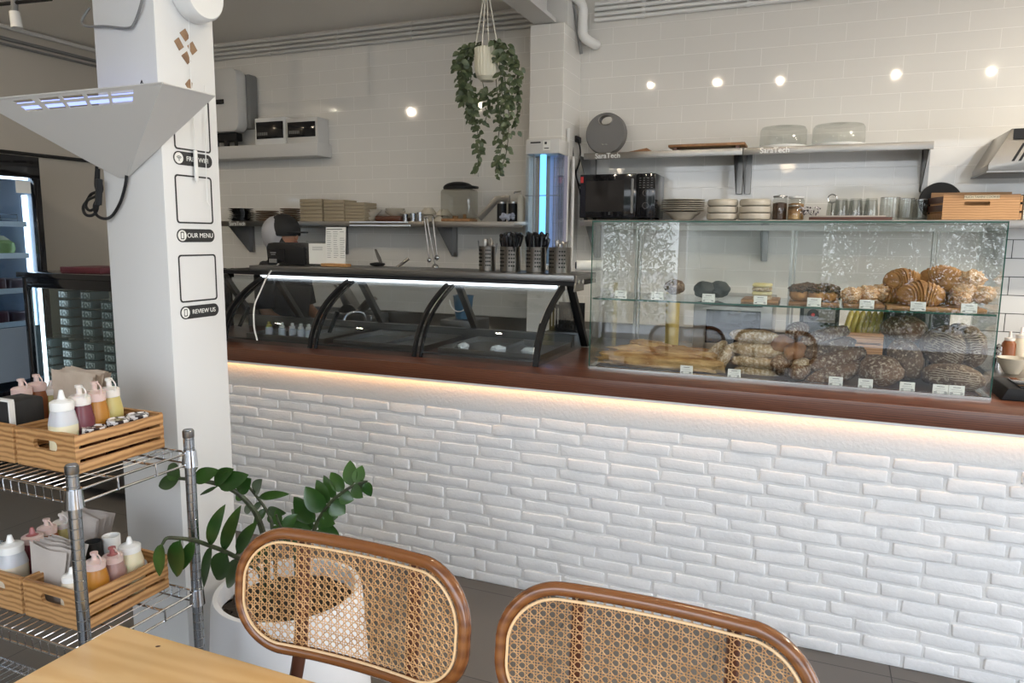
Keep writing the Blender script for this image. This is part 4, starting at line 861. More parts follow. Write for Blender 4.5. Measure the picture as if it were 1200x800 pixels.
# blender with clear jar
Y = 4.5; x0, x1 = A(521, 240, Y).x, A(556, 240, Y).x; xc = (x0+x1)/2
t = thing('juice_dispenser', 'clear rectangular dispenser with a black domed lid on the left shelf', 'dispenser', (xc, Y, zs))
bm = nb(); h = A(538, 222, Y).z; box(bm, (x0, Y-.07, zs+.02), (x1, Y+.07, h), bev=.02, seg=3); obj('clear_tank', bm, 'tankglass', t)
bm = nb(); box(bm, (x0+.005, Y-.065, zs+.001), (x1-.005, Y+.065, zs+.02), bev=.006); cyl(bm, (xc-.03, Y, zs+.02), (xc-.03, Y, zs+.04), .02); cyl(bm, (xc+.04, Y, zs+.02), (xc+.04, Y, zs+.05), .012); obj('base', bm, 'board', t)
bm = nb(); blob(bm, (xc-.01, Y, h+.012), ((x1-x0)*.48, .07, .04), amp=.0, flat=.25); box(bm, (xc+.02, Y-.05, h+.005), (x1+.01, Y+.05, h+.022), bev=.006); obj('lid', bm, 'black', t)
# slanting board + tins
a, b = A(562, 258, 4.55), A(583, 233, 4.55)
bm = nb(); tube(bm, [a+Vector((0, 0, .012)), b, b+Vector((.09, 0, .002))], .010, 6, flat=2.5); tag(obj('steel_rack_frame', bm, 'steel_dark'), 'slanting steel frame beside two black tins on the shelf', 'rack')
for k, px in enumerate((588, 601)):
    x = A(px, 245, 4.5).x; t = thing('black_tin', 'black cylindrical tin with steel lid, %s one on the left shelf' % ('left', 'right')[k], 'tin', (x, 4.5, zs), 'black tins'); bm = nb()
    lathe(bm, [(0, .001), (.031, .001), (.031, .118), (0, .118)], (x, 4.5, zs), 20); obj('body', bm, 'black', t); bm = nb(); lathe(bm, [(.032, .1182), (.032, .13), (0, .132)], (x, 4.5, zs), 20); obj('lid', bm, 'steel', t)
x = A(612, 250, 4.42).x-.01; t = thing('soap_bottle', 'tall cream pump bottle standing against the column', 'bottle', (x, 4.47, zs)); bm = nb(); lathe(bm, [(0, .001), (.024, .001), (.024, .15), (.01, .17), (.008, .175), (0, .175)], (x-.02, 4.47, zs), 20); obj('body', bm, 'offwhite', t)
bm = nb(); tube(bm, [(x-.02, 4.47, zs+.175), (x-.02, 4.47, zs+.195), (x-.06, 4.46, zs+.19), (x-.065, 4.46, zs+.18)], .006, 8); obj('pump', bm, 'steel', t)
x = A(600, 252, 4.42).x; bm = nb()
for k in range(14): c = Vector((x+R.uniform(-.09, .05), 4.43+R.uniform(0, .04), zs+.016+R.uniform(0, .03))); blob(bm, c, (.016, .012, .014), amp=.5, n=8, seed=k)
tag(obj('plastic_bag', bm, P('crumpled_plastic', (.40, .42, .50), .25)), 'crumpled plastic wrap in front of the black tins', 'bag')
bm = nb(); lathe(bm, [(0, 0), (.05, 0), (.055, .01), (.05, .02), (0, .02)], (A(614, 262, 4.40).x, 4.37, 1.63), 20); tag(obj('white_saucer', bm, 'white'), 'white round holder at the right tip of the left shelf', 'holder')
# hanging ladles
for k, (p0, p1, r) in enumerate((((497, 256), (503, 303), .016), ((500, 256), (510, 311), .026), ((507, 256), (512, 300), .018))):
    a, b = A(*p0, 4.36+.008*k), A(*p1, 4.35+.008*k); t = thing('ladle', 'steel ladle hanging from the left shelf edge, %s of three' % ('left', 'middle', 'right')[k], 'ladle', a, 'hanging ladles')
    bm = nb(); tube(bm, [a+Vector((0, .02, .002)), a+Vector((0, -.004, .008)), a, b], .005, 7); obj('handle', bm, 'steel', t)
    bm = nb(); blob(bm, b+Vector((0, 0, -r*.6)), (r, r*.8, r), amp=0, n=18); obj('bowl', bm, 'chrome', t)
# items seen through the curved case: faucet, slicer, bucket, basket
zc = .905
t = thing('sink_faucet', 'chrome gooseneck faucet on the rear counter seen through the curved glass', 'faucet', A(428, 388, 4.35))
b0 = A(429, 389, 4.35); bm = nb(); tube(bm, curve([(b0.x, 4.35, zc), (b0.x, 4.35, b0.z+.08), (b0.x-.02, 4.33, b0.z+.14), (b0.x-.10, 4.28, b0.z+.13), (b0.x-.13, 4.25, b0.z+.06)], 6), .012, 10); obj('spout', bm, 'chrome', t)
bm = nb(); cyl(bm, (b0.x, 4.35, zc), (b0.x, 4.35, b0.z+.03), .024); cyl(bm, (b0.x, 4.35, b0.z+.02), (b0.x+.08, 4.33, b0.z+.04), .008, n=10); obj('handle', bm, 'chrome', t)
t = thing('meat_slicer', 'steel food slicer with angled hopper on the rear counter', 'slicer', A(415, 385, 4.45))
c = A(415, 372, 4.5); bm = nb(); box(bm, (c.x-.18, 4.40, zc), (c.x+.22, 4.64, zc+.09), bev=.02); obj('base', bm, 'steel_dark', t)
bm = nb(); cyl(bm, (c.x, 4.42, c.z+.02), (c.x, 4.45, c.z+.02), .085, n=28); obj('blade_disc', bm, 'steel', t)
bm = nb(); prism(bm, [(c.x-.14, c.z+.24), (c.x-.10, c.z+.25), (c.x+.04, c.z+.06), (c.x+.15, c.z+.16), (c.x+.17, c.z+.14), (c.x+.04, c.z+.02), (c.x-.02, c.z+.02)], 'Y', 4.45, 4.56, bev=.003); obj('hopper', bm, 'steel', t)
a = A(539, 368, 4.2); t = thing('blue_bucket', 'small blue bucket with wire handle on the rear counter', 'bucket', (a.x, 4.3, zc)); bm = nb(); lathe(bm, [(0, 0), (.05, 0), (.065, .14), (.07, .15), (.06, .15), (.048, .005), (0, .005)], (a.x, 4.25, zc+.12), 24); obj('body', bm, 'blueb', t)
bm = nb(); tube(bm, [(a.x-.066*math.cos(i*PI/12), 4.18, zc+.245-.075*math.sin(i*PI/12)) for i in range(13)], .003, 6); obj('handle', bm, 'white', t)
bm = nb(); box(bm, (a.x-.12, 4.15, zc), (a.x+.12, 4.4, zc+.118), bev=.01); tag(obj('steel_container', bm, 'steel_dark'), 'dull steel container under the blue bucket', 'container')
x0, x1 = A(645, 380, 3.9).x, A(676, 380, 3.9).x
t = thing('black_basket', 'black slatted plastic basket behind the right end of the curved case', 'basket', ((x0+x1)/2, 3.9, 1.0)); bm = nb()
for k in range(9): box(bm, (x0+k*(x1-x0)/8.6, 3.88, 1.05), (x0+k*(x1-x0)/8.6+.010, 3.886, 1.16))
box(bm, (x0, 3.878, 1.16), (x1, 3.888, 1.18)); box(bm, (x0, 3.88, 1.03), (x1, 4.05, 1.05)); box(bm, (x0, 4.04, 1.05), (x1, 4.05, 1.18)); obj('slats', bm, 'black', t)
bm = nb(); box(bm, (x0-.02, 3.86, .0), (x1+.04, 4.06, 1.029), bev=.005); tag(obj('steel_cabinet', bm, 'steel_dark'), 'narrow steel cabinet carrying the black basket', 'cabinet')
# ---------------------------------------------------------------- UV cabinet on the column
Y = 4.16; x0, x1 = A(616, 180, Y).x, A(655, 180, Y).x; zt_ = A(636, 163, Y).z; zb = 1.36; zm = A(636, 180, Y).z
t = thing('uv_water_purifier', 'tall glass cabinet with a glowing blue tube mounted on the column', 'uv lamp', ((x0+x1)/2, Y+.08, zb))
bm = nb(); box(bm, (x0, Y, zm), (x1, 4.345, zt_), bev=.004); obj('top_housing', bm, 'whitemat', t)
bm = nb(); box(bm, ((x0+x1)/2+.01, Y+.12, zb+.03), (x1-.006, 4.345, zm)); obj('back_plate', bm, P('violet_grey_panel', (.36, .36, .50), .4), t)
bm = nb(); box(bm, (x0+.006, Y+.15, zb+.03), ((x0+x1)/2+.009, 4.345, zm)); obj('steel_liner', bm, 'steel', t)
bm = nb(); box(bm, (x0, Y, zb), (x1, 4.345, zb+.03)); obj('bottom_housing', bm, 'whitemat', t)
bm = nb(); cyl(bm, ((x0+x1)/2-.01, Y+.05, zb+.031), ((x0+x1)/2-.01, Y+.05, zm-.001), .019); obj('uv_tube', bm, 'uv', t)
for k, xx_ in enumerate((x0+.002, x0+.022, x1-.008)):
    bm = nb(); box(bm, (xx_, Y+.002, zb+.03), (xx_+.006, Y+.12, zm)); obj('glass_wall', bm, 'glass', t)
bm = nb(); cyl(bm, (x0+.045, Y+.03, zb+.031), (x0+.045, Y+.03, zm), .006, n=8)
for i in range(12): z = zb+.06+i*.055; box(bm, ((x0+x1)/2+.03, Y+.112, z), (x1-.01, Y+.118, z+.001))
for i in range(4): box(bm, ((x0+x1)/2+.035+i*.018, Y+.112, zb+.04), ((x0+x1)/2+.036+i*.018, Y+.118, zm-.01))
z = A(636, 229, Y).z; cyl(bm, (x0, Y+.001, z), (x1, Y+.001, z), .003, n=6); obj('wire_grid', bm, 'grey', t)
bm = nb(); box(bm, (x0+.11, Y-.0015, zt_-.065), (x0+.155, Y-.0003, zt_-.008)); st = obj('sticker', bm, 'paper', t)
bm = nb(); box(bm, (x0+.12, Y-.0022, zt_-.03), (x0+.134, Y-.0016, zt_-.016)); box(bm, (x0+.118, Y-.0022, zt_-.055), (x0+.147, Y-.0016, zt_-.050)); obj('sticker_print', bm, 'ink', st)
bm = nb(); box(bm, (x0+.03, Y-.0018, zt_-.022), (x0+.095, Y-.0003, zt_-.014)); obj('black_slot', bm, 'black', t)
# pipes + cables right of the column
bm = nb()
for px, r in ((660, .012), (667, .010)): a = A(px, 200, 4.4); cyl(bm, (a.x+.02, 4.42, 1.0), (a.x+.02, 4.42, 2.22 if px == 660 else 2.05), r, n=10)
tag(obj('white_conduit', bm, 'whitemat'), 'pair of slim white pipes running down right of the column', 'pipe')
t = thing('power_plug', 'black plug with two hanging cables beside the microwave', 'plug', A(672, 163, 4.5)); bm = nb(); a = A(672, 163, 4.62); box(bm, (a.x-.022, 4.60, a.z-.02), (a.x+.03, 4.699, a.z+.02), bev=.006); obj('plug', bm, 'black', t)
bm = nb()
for pts in (((671, 166), (672, 185), (675, 205), (679, 222), (681, 232)), ((677, 163), (680, 175), (679, 190), (675, 203), (678, 215), (684, 222))): tube(bm, curve([A(p[0], p[1], 4.58-.015*i) for i, p in enumerate(pts)], 5), .005, 6)
obj('cable', bm, 'black', t)
# ================================================================ CURVED GLASS CASE
prof = [(2.950, .9905), (2.968, 1.05), (3.000, 1.11), (3.045, 1.165), (3.106, 1.215), (3.185, 1.262), (3.276, 1.305), (3.31, 1.318)]
prof = [(v.y, v.z) for v in curve([(0, a, b) for a, b in prof], 4)]
GX = [-3.27, -2.885, -2.304, -1.705, -1.091]
cs = thing('curved_display_case', 'long refrigerated display case with curved tinted glass and black ribs', 'display case', (-2.1, 2.95, .99))
def off(pf, d):
    out = []
    for i, (y, z) in enumerate(pf):
        a, b = pf[max(0, i-1)], pf[min(len(pf)-1, i+1)]; t_ = Vector((b[0]-a[0], b[1]-a[1])).normalized(); out.append((y-t_.y*d, z+t_.x*d))
    return out
def rib(x0, w, d0, d1):
    bm = nb(); prism(bm, off(prof, d0)+off(prof, d1)[::-1], 'X', x0, x0+w); return bm
for i, gx in enumerate(GX):
    w = .014 if i not in (0, 4) else .022
    obj('rib', rib(gx-w, w, .010, -.012), 'black', cs)
    if i not in (0, 4): obj('rib', rib(gx+.022, .012, .006, -.010), 'blackgloss', cs)
for i in range(4):
    bm = nb(); prism(bm, off(prof, .003)+off(prof, -.002)[::-1], 'X', GX[i]+(.036 if i else .001), GX[i+1]-(.018 if i < 3 else .032)); obj('curved_pane', bm, 'curveglass', cs, ang=60)
    bm = nb(); hx = GX[i+1]-.045 if i >= 2 else GX[i+1]+.05
    prism(bm, [(3.03, 1.065), (3.045, 1.06), (3.12, 1.155), (3.10, 1.165)], 'X', hx-.006, hx+.006); obj('hinge_plate', bm, 'black', cs)
SX0, SX1 = -2.98, -1.035
bm = nb(); box(bm, (SX0, 3.285, 1.347), (SX1-.005, 3.66, 1.378), bev=.004); obj('steel_top', bm, 'steel_dark', cs)
bm = nb(); box(bm, (SX0-.3, 3.295, 1.325), (SX1, 3.64, 1.3465)); obj('black_rail', bm, 'black', cs)
bm = nb(); box(bm, (SX0+.08, 3.285, 1.312), (-1.13, 3.31, 1.3245)); obj('led_strip', bm, 'ledcase', cs)
for i, gx in enumerate(GX):
    bm = nb(); prism(bm, [(3.36, 1.3245), (3.395, 1.3245), (3.67, .9905), (3.635, .9905)], 'X', gx-.012, gx+.022); obj('rear_leg', bm, 'black' if i == 4 else 'steel_dark', cs)
bm = nb(); prism(bm, [(3.27, 1.30), (3.42, 1.30), (3.42, 1.372), (3.30, 1.372)], 'X', SX1-.003, SX1+.004); eb = obj('end_bracket', bm, 'steel_dark', cs)
for y in (3.32, 3.385): bm = nb(); cyl(bm, (SX1+.004, y, 1.345), (SX1+.009, y, 1.345), .011); obj('bolt', bm, 'chrome', eb)
bm = nb(); prism(bm, off(prof, -.012)+[(3.40, 1.32), (3.65, .9905)], 'X', -1.092, -1.088); obj('end_glass', bm, 'curveglass', cs)
bm = nb(); box(bm, (-3.25, 3.56, .9905), (-1.13, 3.60, 1.055)); box(bm, (-3.25, 3.05, .9905), (-1.13, 3.06, 1.0)); obj('inner_lip', bm, 'steel_dark', cs)
# trays & food inside
for k, (xa, xb) in enumerate(((-2.84, -2.33), (-2.27, -1.74), (-1.66, -1.13))):
    t = thing('food_tray', 'steel food tray inside the curved case, %s section' % ('left', 'middle', 'right')[k], 'tray', ((xa+xb)/2, 3.3, .991), 'steel trays inside the curved case')
    bm = nb(); box(bm, (xa, 3.09, .9912), (xb, 3.54, .996))
    for a, b in (((xa, 3.09, .996), (xb, 3.10, 1.02)), ((xa, 3.53, .996), (xb, 3.54, 1.02)), ((xa, 3.10, .996), (xa+.01, 3.53, 1.02)), ((xb-.01, 3.10, .996), (xb, 3.53, 1.02)), (((xa+xb)/2, 3.10, .996), ((xa+xb)/2+.008, 3.53, 1.015))): box(bm, a, b)
    obj('tray', bm, 'steel', t)
for k, (px, py, mt, lab) in enumerate(((541, 415, 'white', 'white ball of cheese in the right case tray, left one'), (582, 420, 'white', 'flat white cheese in the right case tray, middle one'), (618, 422, 'paper', 'small pale cheese at the right end of the case tray'))):
    a = A(px, py, 3.16); bm = nb(); blob(bm, (a.x, 3.18, 1.018), (.04 if k else .028, .03, .02), amp=.3, n=14, seed=k, flat=.9); tag(obj('cheese_piece', bm, mt), lab, 'cheese', 'cheese in the case tray')
for k, (px, py) in enumerate(((316, 401), (331, 399), (343, 397), (353, 395), (362, 398))):
    Y = 3.2; a = A(px, py, Y); t = thing('squeeze_bottle', 'white capped squeeze bottle in the left section of the curved case, %s of five' % ('first', 'second', 'third', 'fourth', 'fifth')[k], 'bottle', (a.x, Y, .9965), 'white capped bottles in the curved case')
    bm = nb(); lathe(bm, [(0, 0), (.020, 0), (.020, .045), (.012, .05), (0, .05)], (a.x, Y, .9965), 14); obj('body', bm, 'frost', t)
    bm = nb(); lathe(bm, [(.016, .05), (.016, .06), (.009, .062), (.009, .078), (0, .078)], (a.x, Y, .9965), 14); obj('cap', bm, 'banana' if k == 0 else 'cap_white', t)
# cutlery cups
ZC = 1.3785
cups = [(571, 'steel'), (598, 'black'), (628, 'black'), (656, 'steel')]
for k, (px, kind) in enumerate(cups):
    Y = 3.45; x = A(px, 320, Y).x; t = thing('cutlery_cup', 'perforated steel cutlery cup, %s of four on the curved case' % ('leftmost', 'second from left', 'third from left', 'rightmost')[k], 'cutlery cup', (x, Y, ZC), 'perforated cutlery cups')
    bm = nb(); r = (.043, .053, .050, .056)[k]; hh = .124; lathe(bm, [(0, .002), (r*.97, .001), (r, .005), (r, hh), (r*1.02, hh+.002), (r*.95, hh+.002), (r*.94, .01), (0, .008)], (x, Y, ZC), 36); obj('cup_body', bm, 'steel', t)
    bm = nb()
    for i in range(5):
        for a0 in (-2.6, -1.6, -.55, .5):
            for j in range(3):
                a = a0+(j-1)*.22-.0; z = ZC+.03+i*.019; rr = r+.0006; c = Vector((x+math.sin(a)*rr, Y-math.cos(a)*rr, z)); nrm = Vector((math.sin(a), -math.cos(a), 0)); cyl(bm, c-nrm*.001, c+nrm*.0006, .0044, n=7)
    obj('perforations', bm, 'black', t)
    proto = None; n = 52 if kind == 'black' else 14
    for j in range(n):
        a = R.uniform(0, 2*PI); q = math.sqrt(R.random())*.037; lx, ly = x+math.cos(a)*q, Y+math.sin(a)*q
        if proto is None:
            proto = thing('cutlery' if kind == 'steel' else 'table_knife', 'black handled cutlery packed in the %s cutlery cup' % ('second' if k == 1 else 'third') if kind == 'black' else 'bare steel cutlery standing in the %s cutlery cup' % ('leftmost' if k == 0 else 'rightmost'), 'cutlery', (lx, ly, ZC+.012), 'cutlery in the %s cup' % ('first', 'second', 'third', 'fourth')[k])
            bm = nb()
            if kind == 'black': tube(bm, [(0, 0, .09), (0, 0, .12), (0, 0, .165), (0, 0, .182), (0, 0, .188)], [.005, .006, .0105, .0105, .004], 8); obj('handle', bm, 'blackgloss', proto, world=False); bm = nb(); box(bm, (-.006, -.001, 0), (.006, .001, .09)); obj('blade', bm, 'steel', proto, world=False)
            else: tube(bm, [(0, 0, 0), (0, 0, .08), (.0, .002, .130), (0, .004, .150), (0, .003, .155)], [.003, .003, .005, .008, .002], 6, flat=.35); obj('shaft', bm, 'steel', proto, world=False)
            c = proto
        else: c = dup(proto, (lx, ly, ZC+.012))
        c.rotation_euler = (math.sin(a)*-.10+R.uniform(-.05, .05), math.cos(a)*.16+R.uniform(-.05, .05), R.uniform(0, 6)); s = R.uniform(.86, 1.02); c.scale = (1, 1, s)
t = thing('paper_towel_roll', 'white roll with a black core end lying right of the cutlery cups', 'roll', A(682, 316, 3.6)); a = A(675, 320, 3.56)
bm = nb(); cyl(bm, (-1.125, 3.585, ZC+.034), (-1.0, 3.64, ZC+.036), .026, n=20); obj('roll', bm, 'paper', t); bm = nb(); cyl(bm, (-1.128, 3.5835, ZC+.034), (-1.1255, 3.5847, ZC+.034), .018); obj('core_end', bm, 'black', t)
# receipt printer, sign holder, menu, tools
Y = 3.42; x0, x1 = A(312, 300, Y).x, A(356, 300, Y).x; zt_ = A(333, 284, Y).z
t = thing('receipt_printer', 'black receipt printer standing on the left end of the curved case', 'printer', ((x0+x1)/2, Y, ZC))
bm = nb(); xm = A(339, 300, Y).x; prism(bm, [(x0+.01, ZC+.001), (x0, zt_-.03), (x0+.015, zt_-.005), (x0+.06, zt_), (xm, zt_-.002), (x1, zt_-.025), (x1, ZC+.001)], 'Y', Y, Y+.16, bev=.006); obj('body', bm, 'black', t)
bm = nb(); box(bm, (x0+.012, Y-.004, ZC+.012), (xm-.03, Y-.0005, zt_-.04), bev=.002); obj('front_panel', bm, 'blackgloss', t)
bm = nb(); box(bm, (x0+.035, Y-.006, zt_-.062), (x0+.075, Y-.0045, zt_-.056)); box(bm, (x0+.04, Y-.006, zt_-.072), (x0+.07, Y-.0045, zt_-.068)); obj('lettering', bm, 'grey', t)
bm = nb(); box(bm, (x0+.03, Y-.012, ZC+.012), (x0+.08, Y-.0045, ZC+.035)); obj('port', bm, 'grey', t)
pts = [(530, 75), (470, 130), (420, 200), (360, 330), (310, 450), (298, 560), (305, 680), (330, 790)]; ys = [3.40, 3.30, 3.20, 3.07, 2.99, 2.95, 2.935, 2.93]
bm = nb(); tube(bm, curve([A(260+a/8, 300+b/8, y) for (a, b), y in zip(pts, ys)], 6), .0042, 8); tag(obj('white_cable', bm, 'white'), 'white cable hanging from the printer down over the curved glass', 'cable')
Y = 3.40; a, b = A(357, 282, Y), A(379, 313, Y)
t = thing('sign_holder', 'clear acrylic sign holder with a small white card beside the printer', 'sign', ((a.x+b.x)/2, Y, ZC))
bm = nb(); box(bm, (a.x, Y, ZC+.001), (b.x+.02, Y+.06, ZC+.006)); box(bm, (a.x, Y+.012, ZC+.006), (b.x+.02, Y+.016, a.z)); obj('acrylic_stand', bm, 'glassthin', t)
bm = nb(); box(bm, (a.x+.02, Y+.009, ZC+.012), (b.x+.018, Y+.0115, a.z-.015)); cdp = obj('card', bm, 'paper', t)
bm = nb(); 
for k in range(3): box(bm, (a.x+.045, Y+.0078, a.z-.035-k*.008), (b.x-.01, Y+.0088, a.z-.033-k*.008))
obj('print', bm, 'greyink', cdp)
a, b = A(380, 266, 3.39), A(405, 311, 3.39)
t = thing('menu_sheet', 'white printed menu sheet standing on a wooden base on the curved case', 'menu', ((a.x+b.x)/2, 3.4, ZC))
bm = nb(); box(bm, (a.x-.02, 3.375, ZC+.001), (b.x+.01, 3.43, ZC+.018), bev=.003); obj('wooden_base', bm, 'crate', t)
bm = nb(); prism(bm, [(a.x, ZC+.019), (b.x-.008, ZC+.019), (b.x+.002, a.z), (a.x+.006, a.z)], 'Y', 3.395, 3.398); sh = obj('sheet', bm, 'paper', t)
bm = nb(); w = b.x-a.x
for c_ in range(3):
    for k in range(13):
        if c_ == 2 and k in (1, 2): continue
        x = a.x+.012+c_*w*.32; z = a.z-.026-k*.0118; 
        if z > ZC+.03: box(bm, (x, 3.3938, z), (x+w*R.uniform(.15, .25), 3.3948, z+.0022))
box(bm, (a.x+.012, 3.3938, a.z-.014), (b.x-.02, 3.3948, a.z-.009)); obj('print_lines', bm, 'greyink', sh)
for k, (p0, p1, r, lab) in enumerate((((440, 292), (450, 317), .012, 'broad steel spatula blade leaning behind the steel case top'), ((479, 303), (462, 315), .009, 'cylindrical steel tool handle resting on the case top'))):
    a, b = A(*p0, 3.62), A(*p1, 3.60); bm = nb(); tube(bm, [a, a*.6+b*.4, b], [r*.7, r*1.3, r*.7] if k == 0 else [r, r, r*.8], 10, flat=.3 if k == 0 else 1); tag(obj('kitchen_tool', bm, 'steel_dark' if k == 0 else 'steel'), lab, 'kitchen tool')
bm = nb(); a = A(458, 312, 3.58); blob(bm, (a.x-.09, 3.58, ZC+.012), (.05, .03, .011), amp=.2, n=14); tag(obj('black_tongs', bm, 'black'), 'small black lid lying on the case top beside the tools', 'lid')
# ================================================================ PERSON behind the case
def skin(verts, edges, radii, sub=2):
    me = bpy.data.meshes.new('sk'); me.from_pydata([tuple(v) for v in verts], edges, []); o = bpy.data.objects.new('sk', me); COL.objects.link(o)
    md = o.modifiers.new('s', 'SKIN'); 
    for i, r in enumerate(radii):
        sv = me.skin_vertices[0].data[i]; sv.radius = (r, r) if not isinstance(r, tuple) else r; sv.use_root = (i == 0)
    o.modifiers.new('b', 'SUBSURF').levels = sub
    bpy.context.view_layer.update(); dg = bpy.context.evaluated_depsgraph_get(); m2 = bpy.data.meshes.new_from_object(o.evaluated_get(dg))
    bm = bmesh.new(); bm.from_mesh(m2); bpy.data.objects.remove(o); bpy.data.meshes.remove(m2); return bm
hp = A(331, 277, 3.895); PX_, PY_ = hp.x, 3.895; hz = hp.z
pr = thing('person', 'person in a black and pale grey cap standing behind the printer, facing right', 'person', (PX_, PY_, 0))
def pv(f, s, z): return (PX_+f, PY_+s, z)     # f forward (+x), s side (+y)
V = [pv(0, 0, .88), pv(-.01, 0, 1.02), pv(0, 0, 1.18), pv(-.01, 0, 1.30), pv(.0, 0, 1.39), pv(.01, 0, 1.45), pv(.02, 0, hz), pv(.02, 0, hz+.07),
     pv(-.01, .16, 1.29), pv(.02, .21, 1.05), pv(.20, .17, .97), pv(-.01, -.16, 1.29), pv(.02, -.21, 1.05), pv(.20, -.17, .97),
     pv(0, .09, .80), pv(.02, .10, .46), pv(-.01, .10, .08), pv(.10, .10, .035), pv(0, -.09, .80), pv(.02, -.10, .46), pv(-.01, -.10, .08), pv(.10, -.10, .035)]
Ed = [(0, 1), (1, 2), (2, 3), (3, 4), (4, 5), (5, 6), (6, 7), (3, 8), (8, 9), (9, 10), (3, 11), (11, 12), (12, 13), (0, 14), (14, 15), (15, 16), (16, 17), (0, 18), (18, 19), (19, 20), (20, 21)]
Rd = [.13, .115, .125, .12, .06, .05, .082, .07, .055, .042, .028, .055, .042, .028, .08, .055, .04, .03, .08, .055, .04, .03]
bm = skin(V, Ed, Rd); c = Vector(pv(.02, 0, hz+.01))
blob(bm, c, (.088, .072, .108), amp=.0, n=24)                                   # head
blob(bm, c+Vector((.088, 0, -.012)), (.018, .012, .022), amp=0, n=12)           # nose
blob(bm, c+Vector((.075, 0, -.065)), (.022, .024, .02), amp=0, n=12)            # chin
for s in (-1, 1):
    blob(bm, c+Vector((-.005, s*.073, -.012)), (.018, .007, .026), amp=0, n=12)  # ear
    for j in range(4): a0 = Vector(pv(.225, s*.17+(-.024+j*.016), .965)); tube(bm, [a0-Vector((.03, 0, 0)), a0+Vector((.02, 0, -.006)), a0+Vector((.05, 0, -.026)), a0+Vector((.056-.004*abs(j-1.5), 0, -.040))], [.009, .009, .008, .006], 8)
    a0 = Vector(pv(.20, s*.17-s*.03, .962)); tube(bm, [a0, a0+Vector((.02, -s*.018, -.008)), a0+Vector((.045, -s*.022, -.022))], [.010, .010, .007], 8)
obj('body', bm, 'skin', pr, ang=80)
bm = nb(); tube(bm, [c+Vector((.087, -.016, -.045)), c+Vector((.090, 0, -.043)), c+Vector((.087, .016, -.045))], .0045, 6); obj('mouth', bm, P('lips', (.28, .10, .08), .5), pr)
for s in (-1, 1): bm = nb(); blob(bm, c+Vector((.078, s*.028, .012)), (.010, .012, .007), amp=0, n=10); obj('eye', bm, 'white', pr); 
bm = nb(); tube(bm, [pv(-.0, 0, .84), pv(-.01, 0, 1.02), pv(0, 0, 1.2), pv(-.01, 0, 1.33), pv(0, 0, 1.40), pv(0, 0, 1.42)], [.165, .16, .175, .165, .075, .07], 20, flat=1); 
for s in (-1, 1): tube(bm, [pv(-.01, s*.12, 1.34), pv(-.005, s*.175, 1.28), pv(.01, s*.20, 1.16), pv(.02, s*.21, 1.08)], [.07, .07, .062, .06], 14)
obj('shirt', bm, 'shirt', pr, ang=80)
bm = nb()
for s in (-1, 1): tube(bm, [pv(0, s*.085, .90), pv(0, s*.09, .78), pv(.02, s*.10, .46), pv(0, s*.10, .07)], [.105, .098, .07, .055], 14)
obj('trousers', bm, 'shirt', pr, ang=80)
bm = nb(); blob(bm, c+Vector((-.022, 0, -.03)), (.088, .084, .112), amp=.02, n=22); obj('hair', bm, 'hair', pr)
cap = nb(); t_ = bmesh.new(); bmesh.ops.create_uvsphere(t_, u_segments=28, v_segments=20, radius=1)
for v in t_.verts: v.co = Vector((v.co.x*.118-.012, v.co.y*.10, max(v.co.z, -.25)*.115+.022))+c
merge(cap, t_); cb = obj('cap', cap, 'capblack', pr)
bm = nb(); blob(bm, c+Vector((-.050, -.030, .004)), (.088, .090, .118), amp=.05, n=22); obj('cap_back', bm, 'capgrey', cb)
bm = nb(); prism(bm, [(c.x+.07, c.y-.07), (c.x+.115, c.y-.06), (c.x+.165, c.y-.03), (c.x+.175, c.y), (c.x+.165, c.y+.03), (c.x+.115, c.y+.06), (c.x+.07, c.y+.07)], 'Z', c.z+.012, c.z+.022, bev=.003); obj('cap_peak', bm, 'capblack', cb)
# ================================================================ HANGING POTHOS
YH = 3.5; c = A(571, 75, YH); zt_ = A(571, 57, YH).z; zb_ = A(571, 95, YH).z; r = (A(586, 60, YH).x-A(559, 60, YH).x)/2
hg = thing('hanging_pothos', 'trailing pothos in a ribbed cream pot hung from the ceiling', 'hanging plant', (c.x, YH, zb_))
bm = nb(); n = 48; rings = []
for rr, z in ((0, zb_), (r*.55, zb_), (r*.85, zb_+.02), (r*.96, zb_+.05), (r, zt_), (r*.9, zt_), (r*.88, zt_-.02), (0, zt_-.025)):
    rings.append((rr, z))
lathe(bm, rings, (c.x, YH, 0), n)
for v in bm.verts:
    d = Vector((v.co.x-c.x, v.co.y-YH)); a = math.atan2(d.y, d.x)
    if d.length > r*.84 and v.co.z > zb_+.03: k = 1+.03*(1 if int(round(a/(2*PI)*n)) % 2 else -1); v.co.x = c.x+d.x*k; v.co.y = YH+d.y*k
obj('pot', bm, P('cream_pot', (.68, .66, .54), .45), hg, ang=20)
bm = nb(); blob(bm, (c.x, YH, zt_-.01), (r*.9, r*.9, .015), amp=.2, n=14); obj('soil', bm, 'soil', hg)
bm = nb(); hk = Vector((A(571, -4, YH).x, YH, CZ))
hk2 = Vector((A(570, -22, YH).x, YH, A(570, -22, YH).z))
for a in (-.2, PI/2+.3, PI+.2, -PI/2): tube(bm, [hk2, (c.x+math.cos(a)*r, YH+math.sin(a)*r, zt_)], .0032, 5)
tube(bm, [hk2, (hk2.x, YH, CZ)], .003, 5); obj('hanging_cord', bm, P('cotton_cord', (.62, .60, .52), .8), hg)
vines = nb(); lv = []
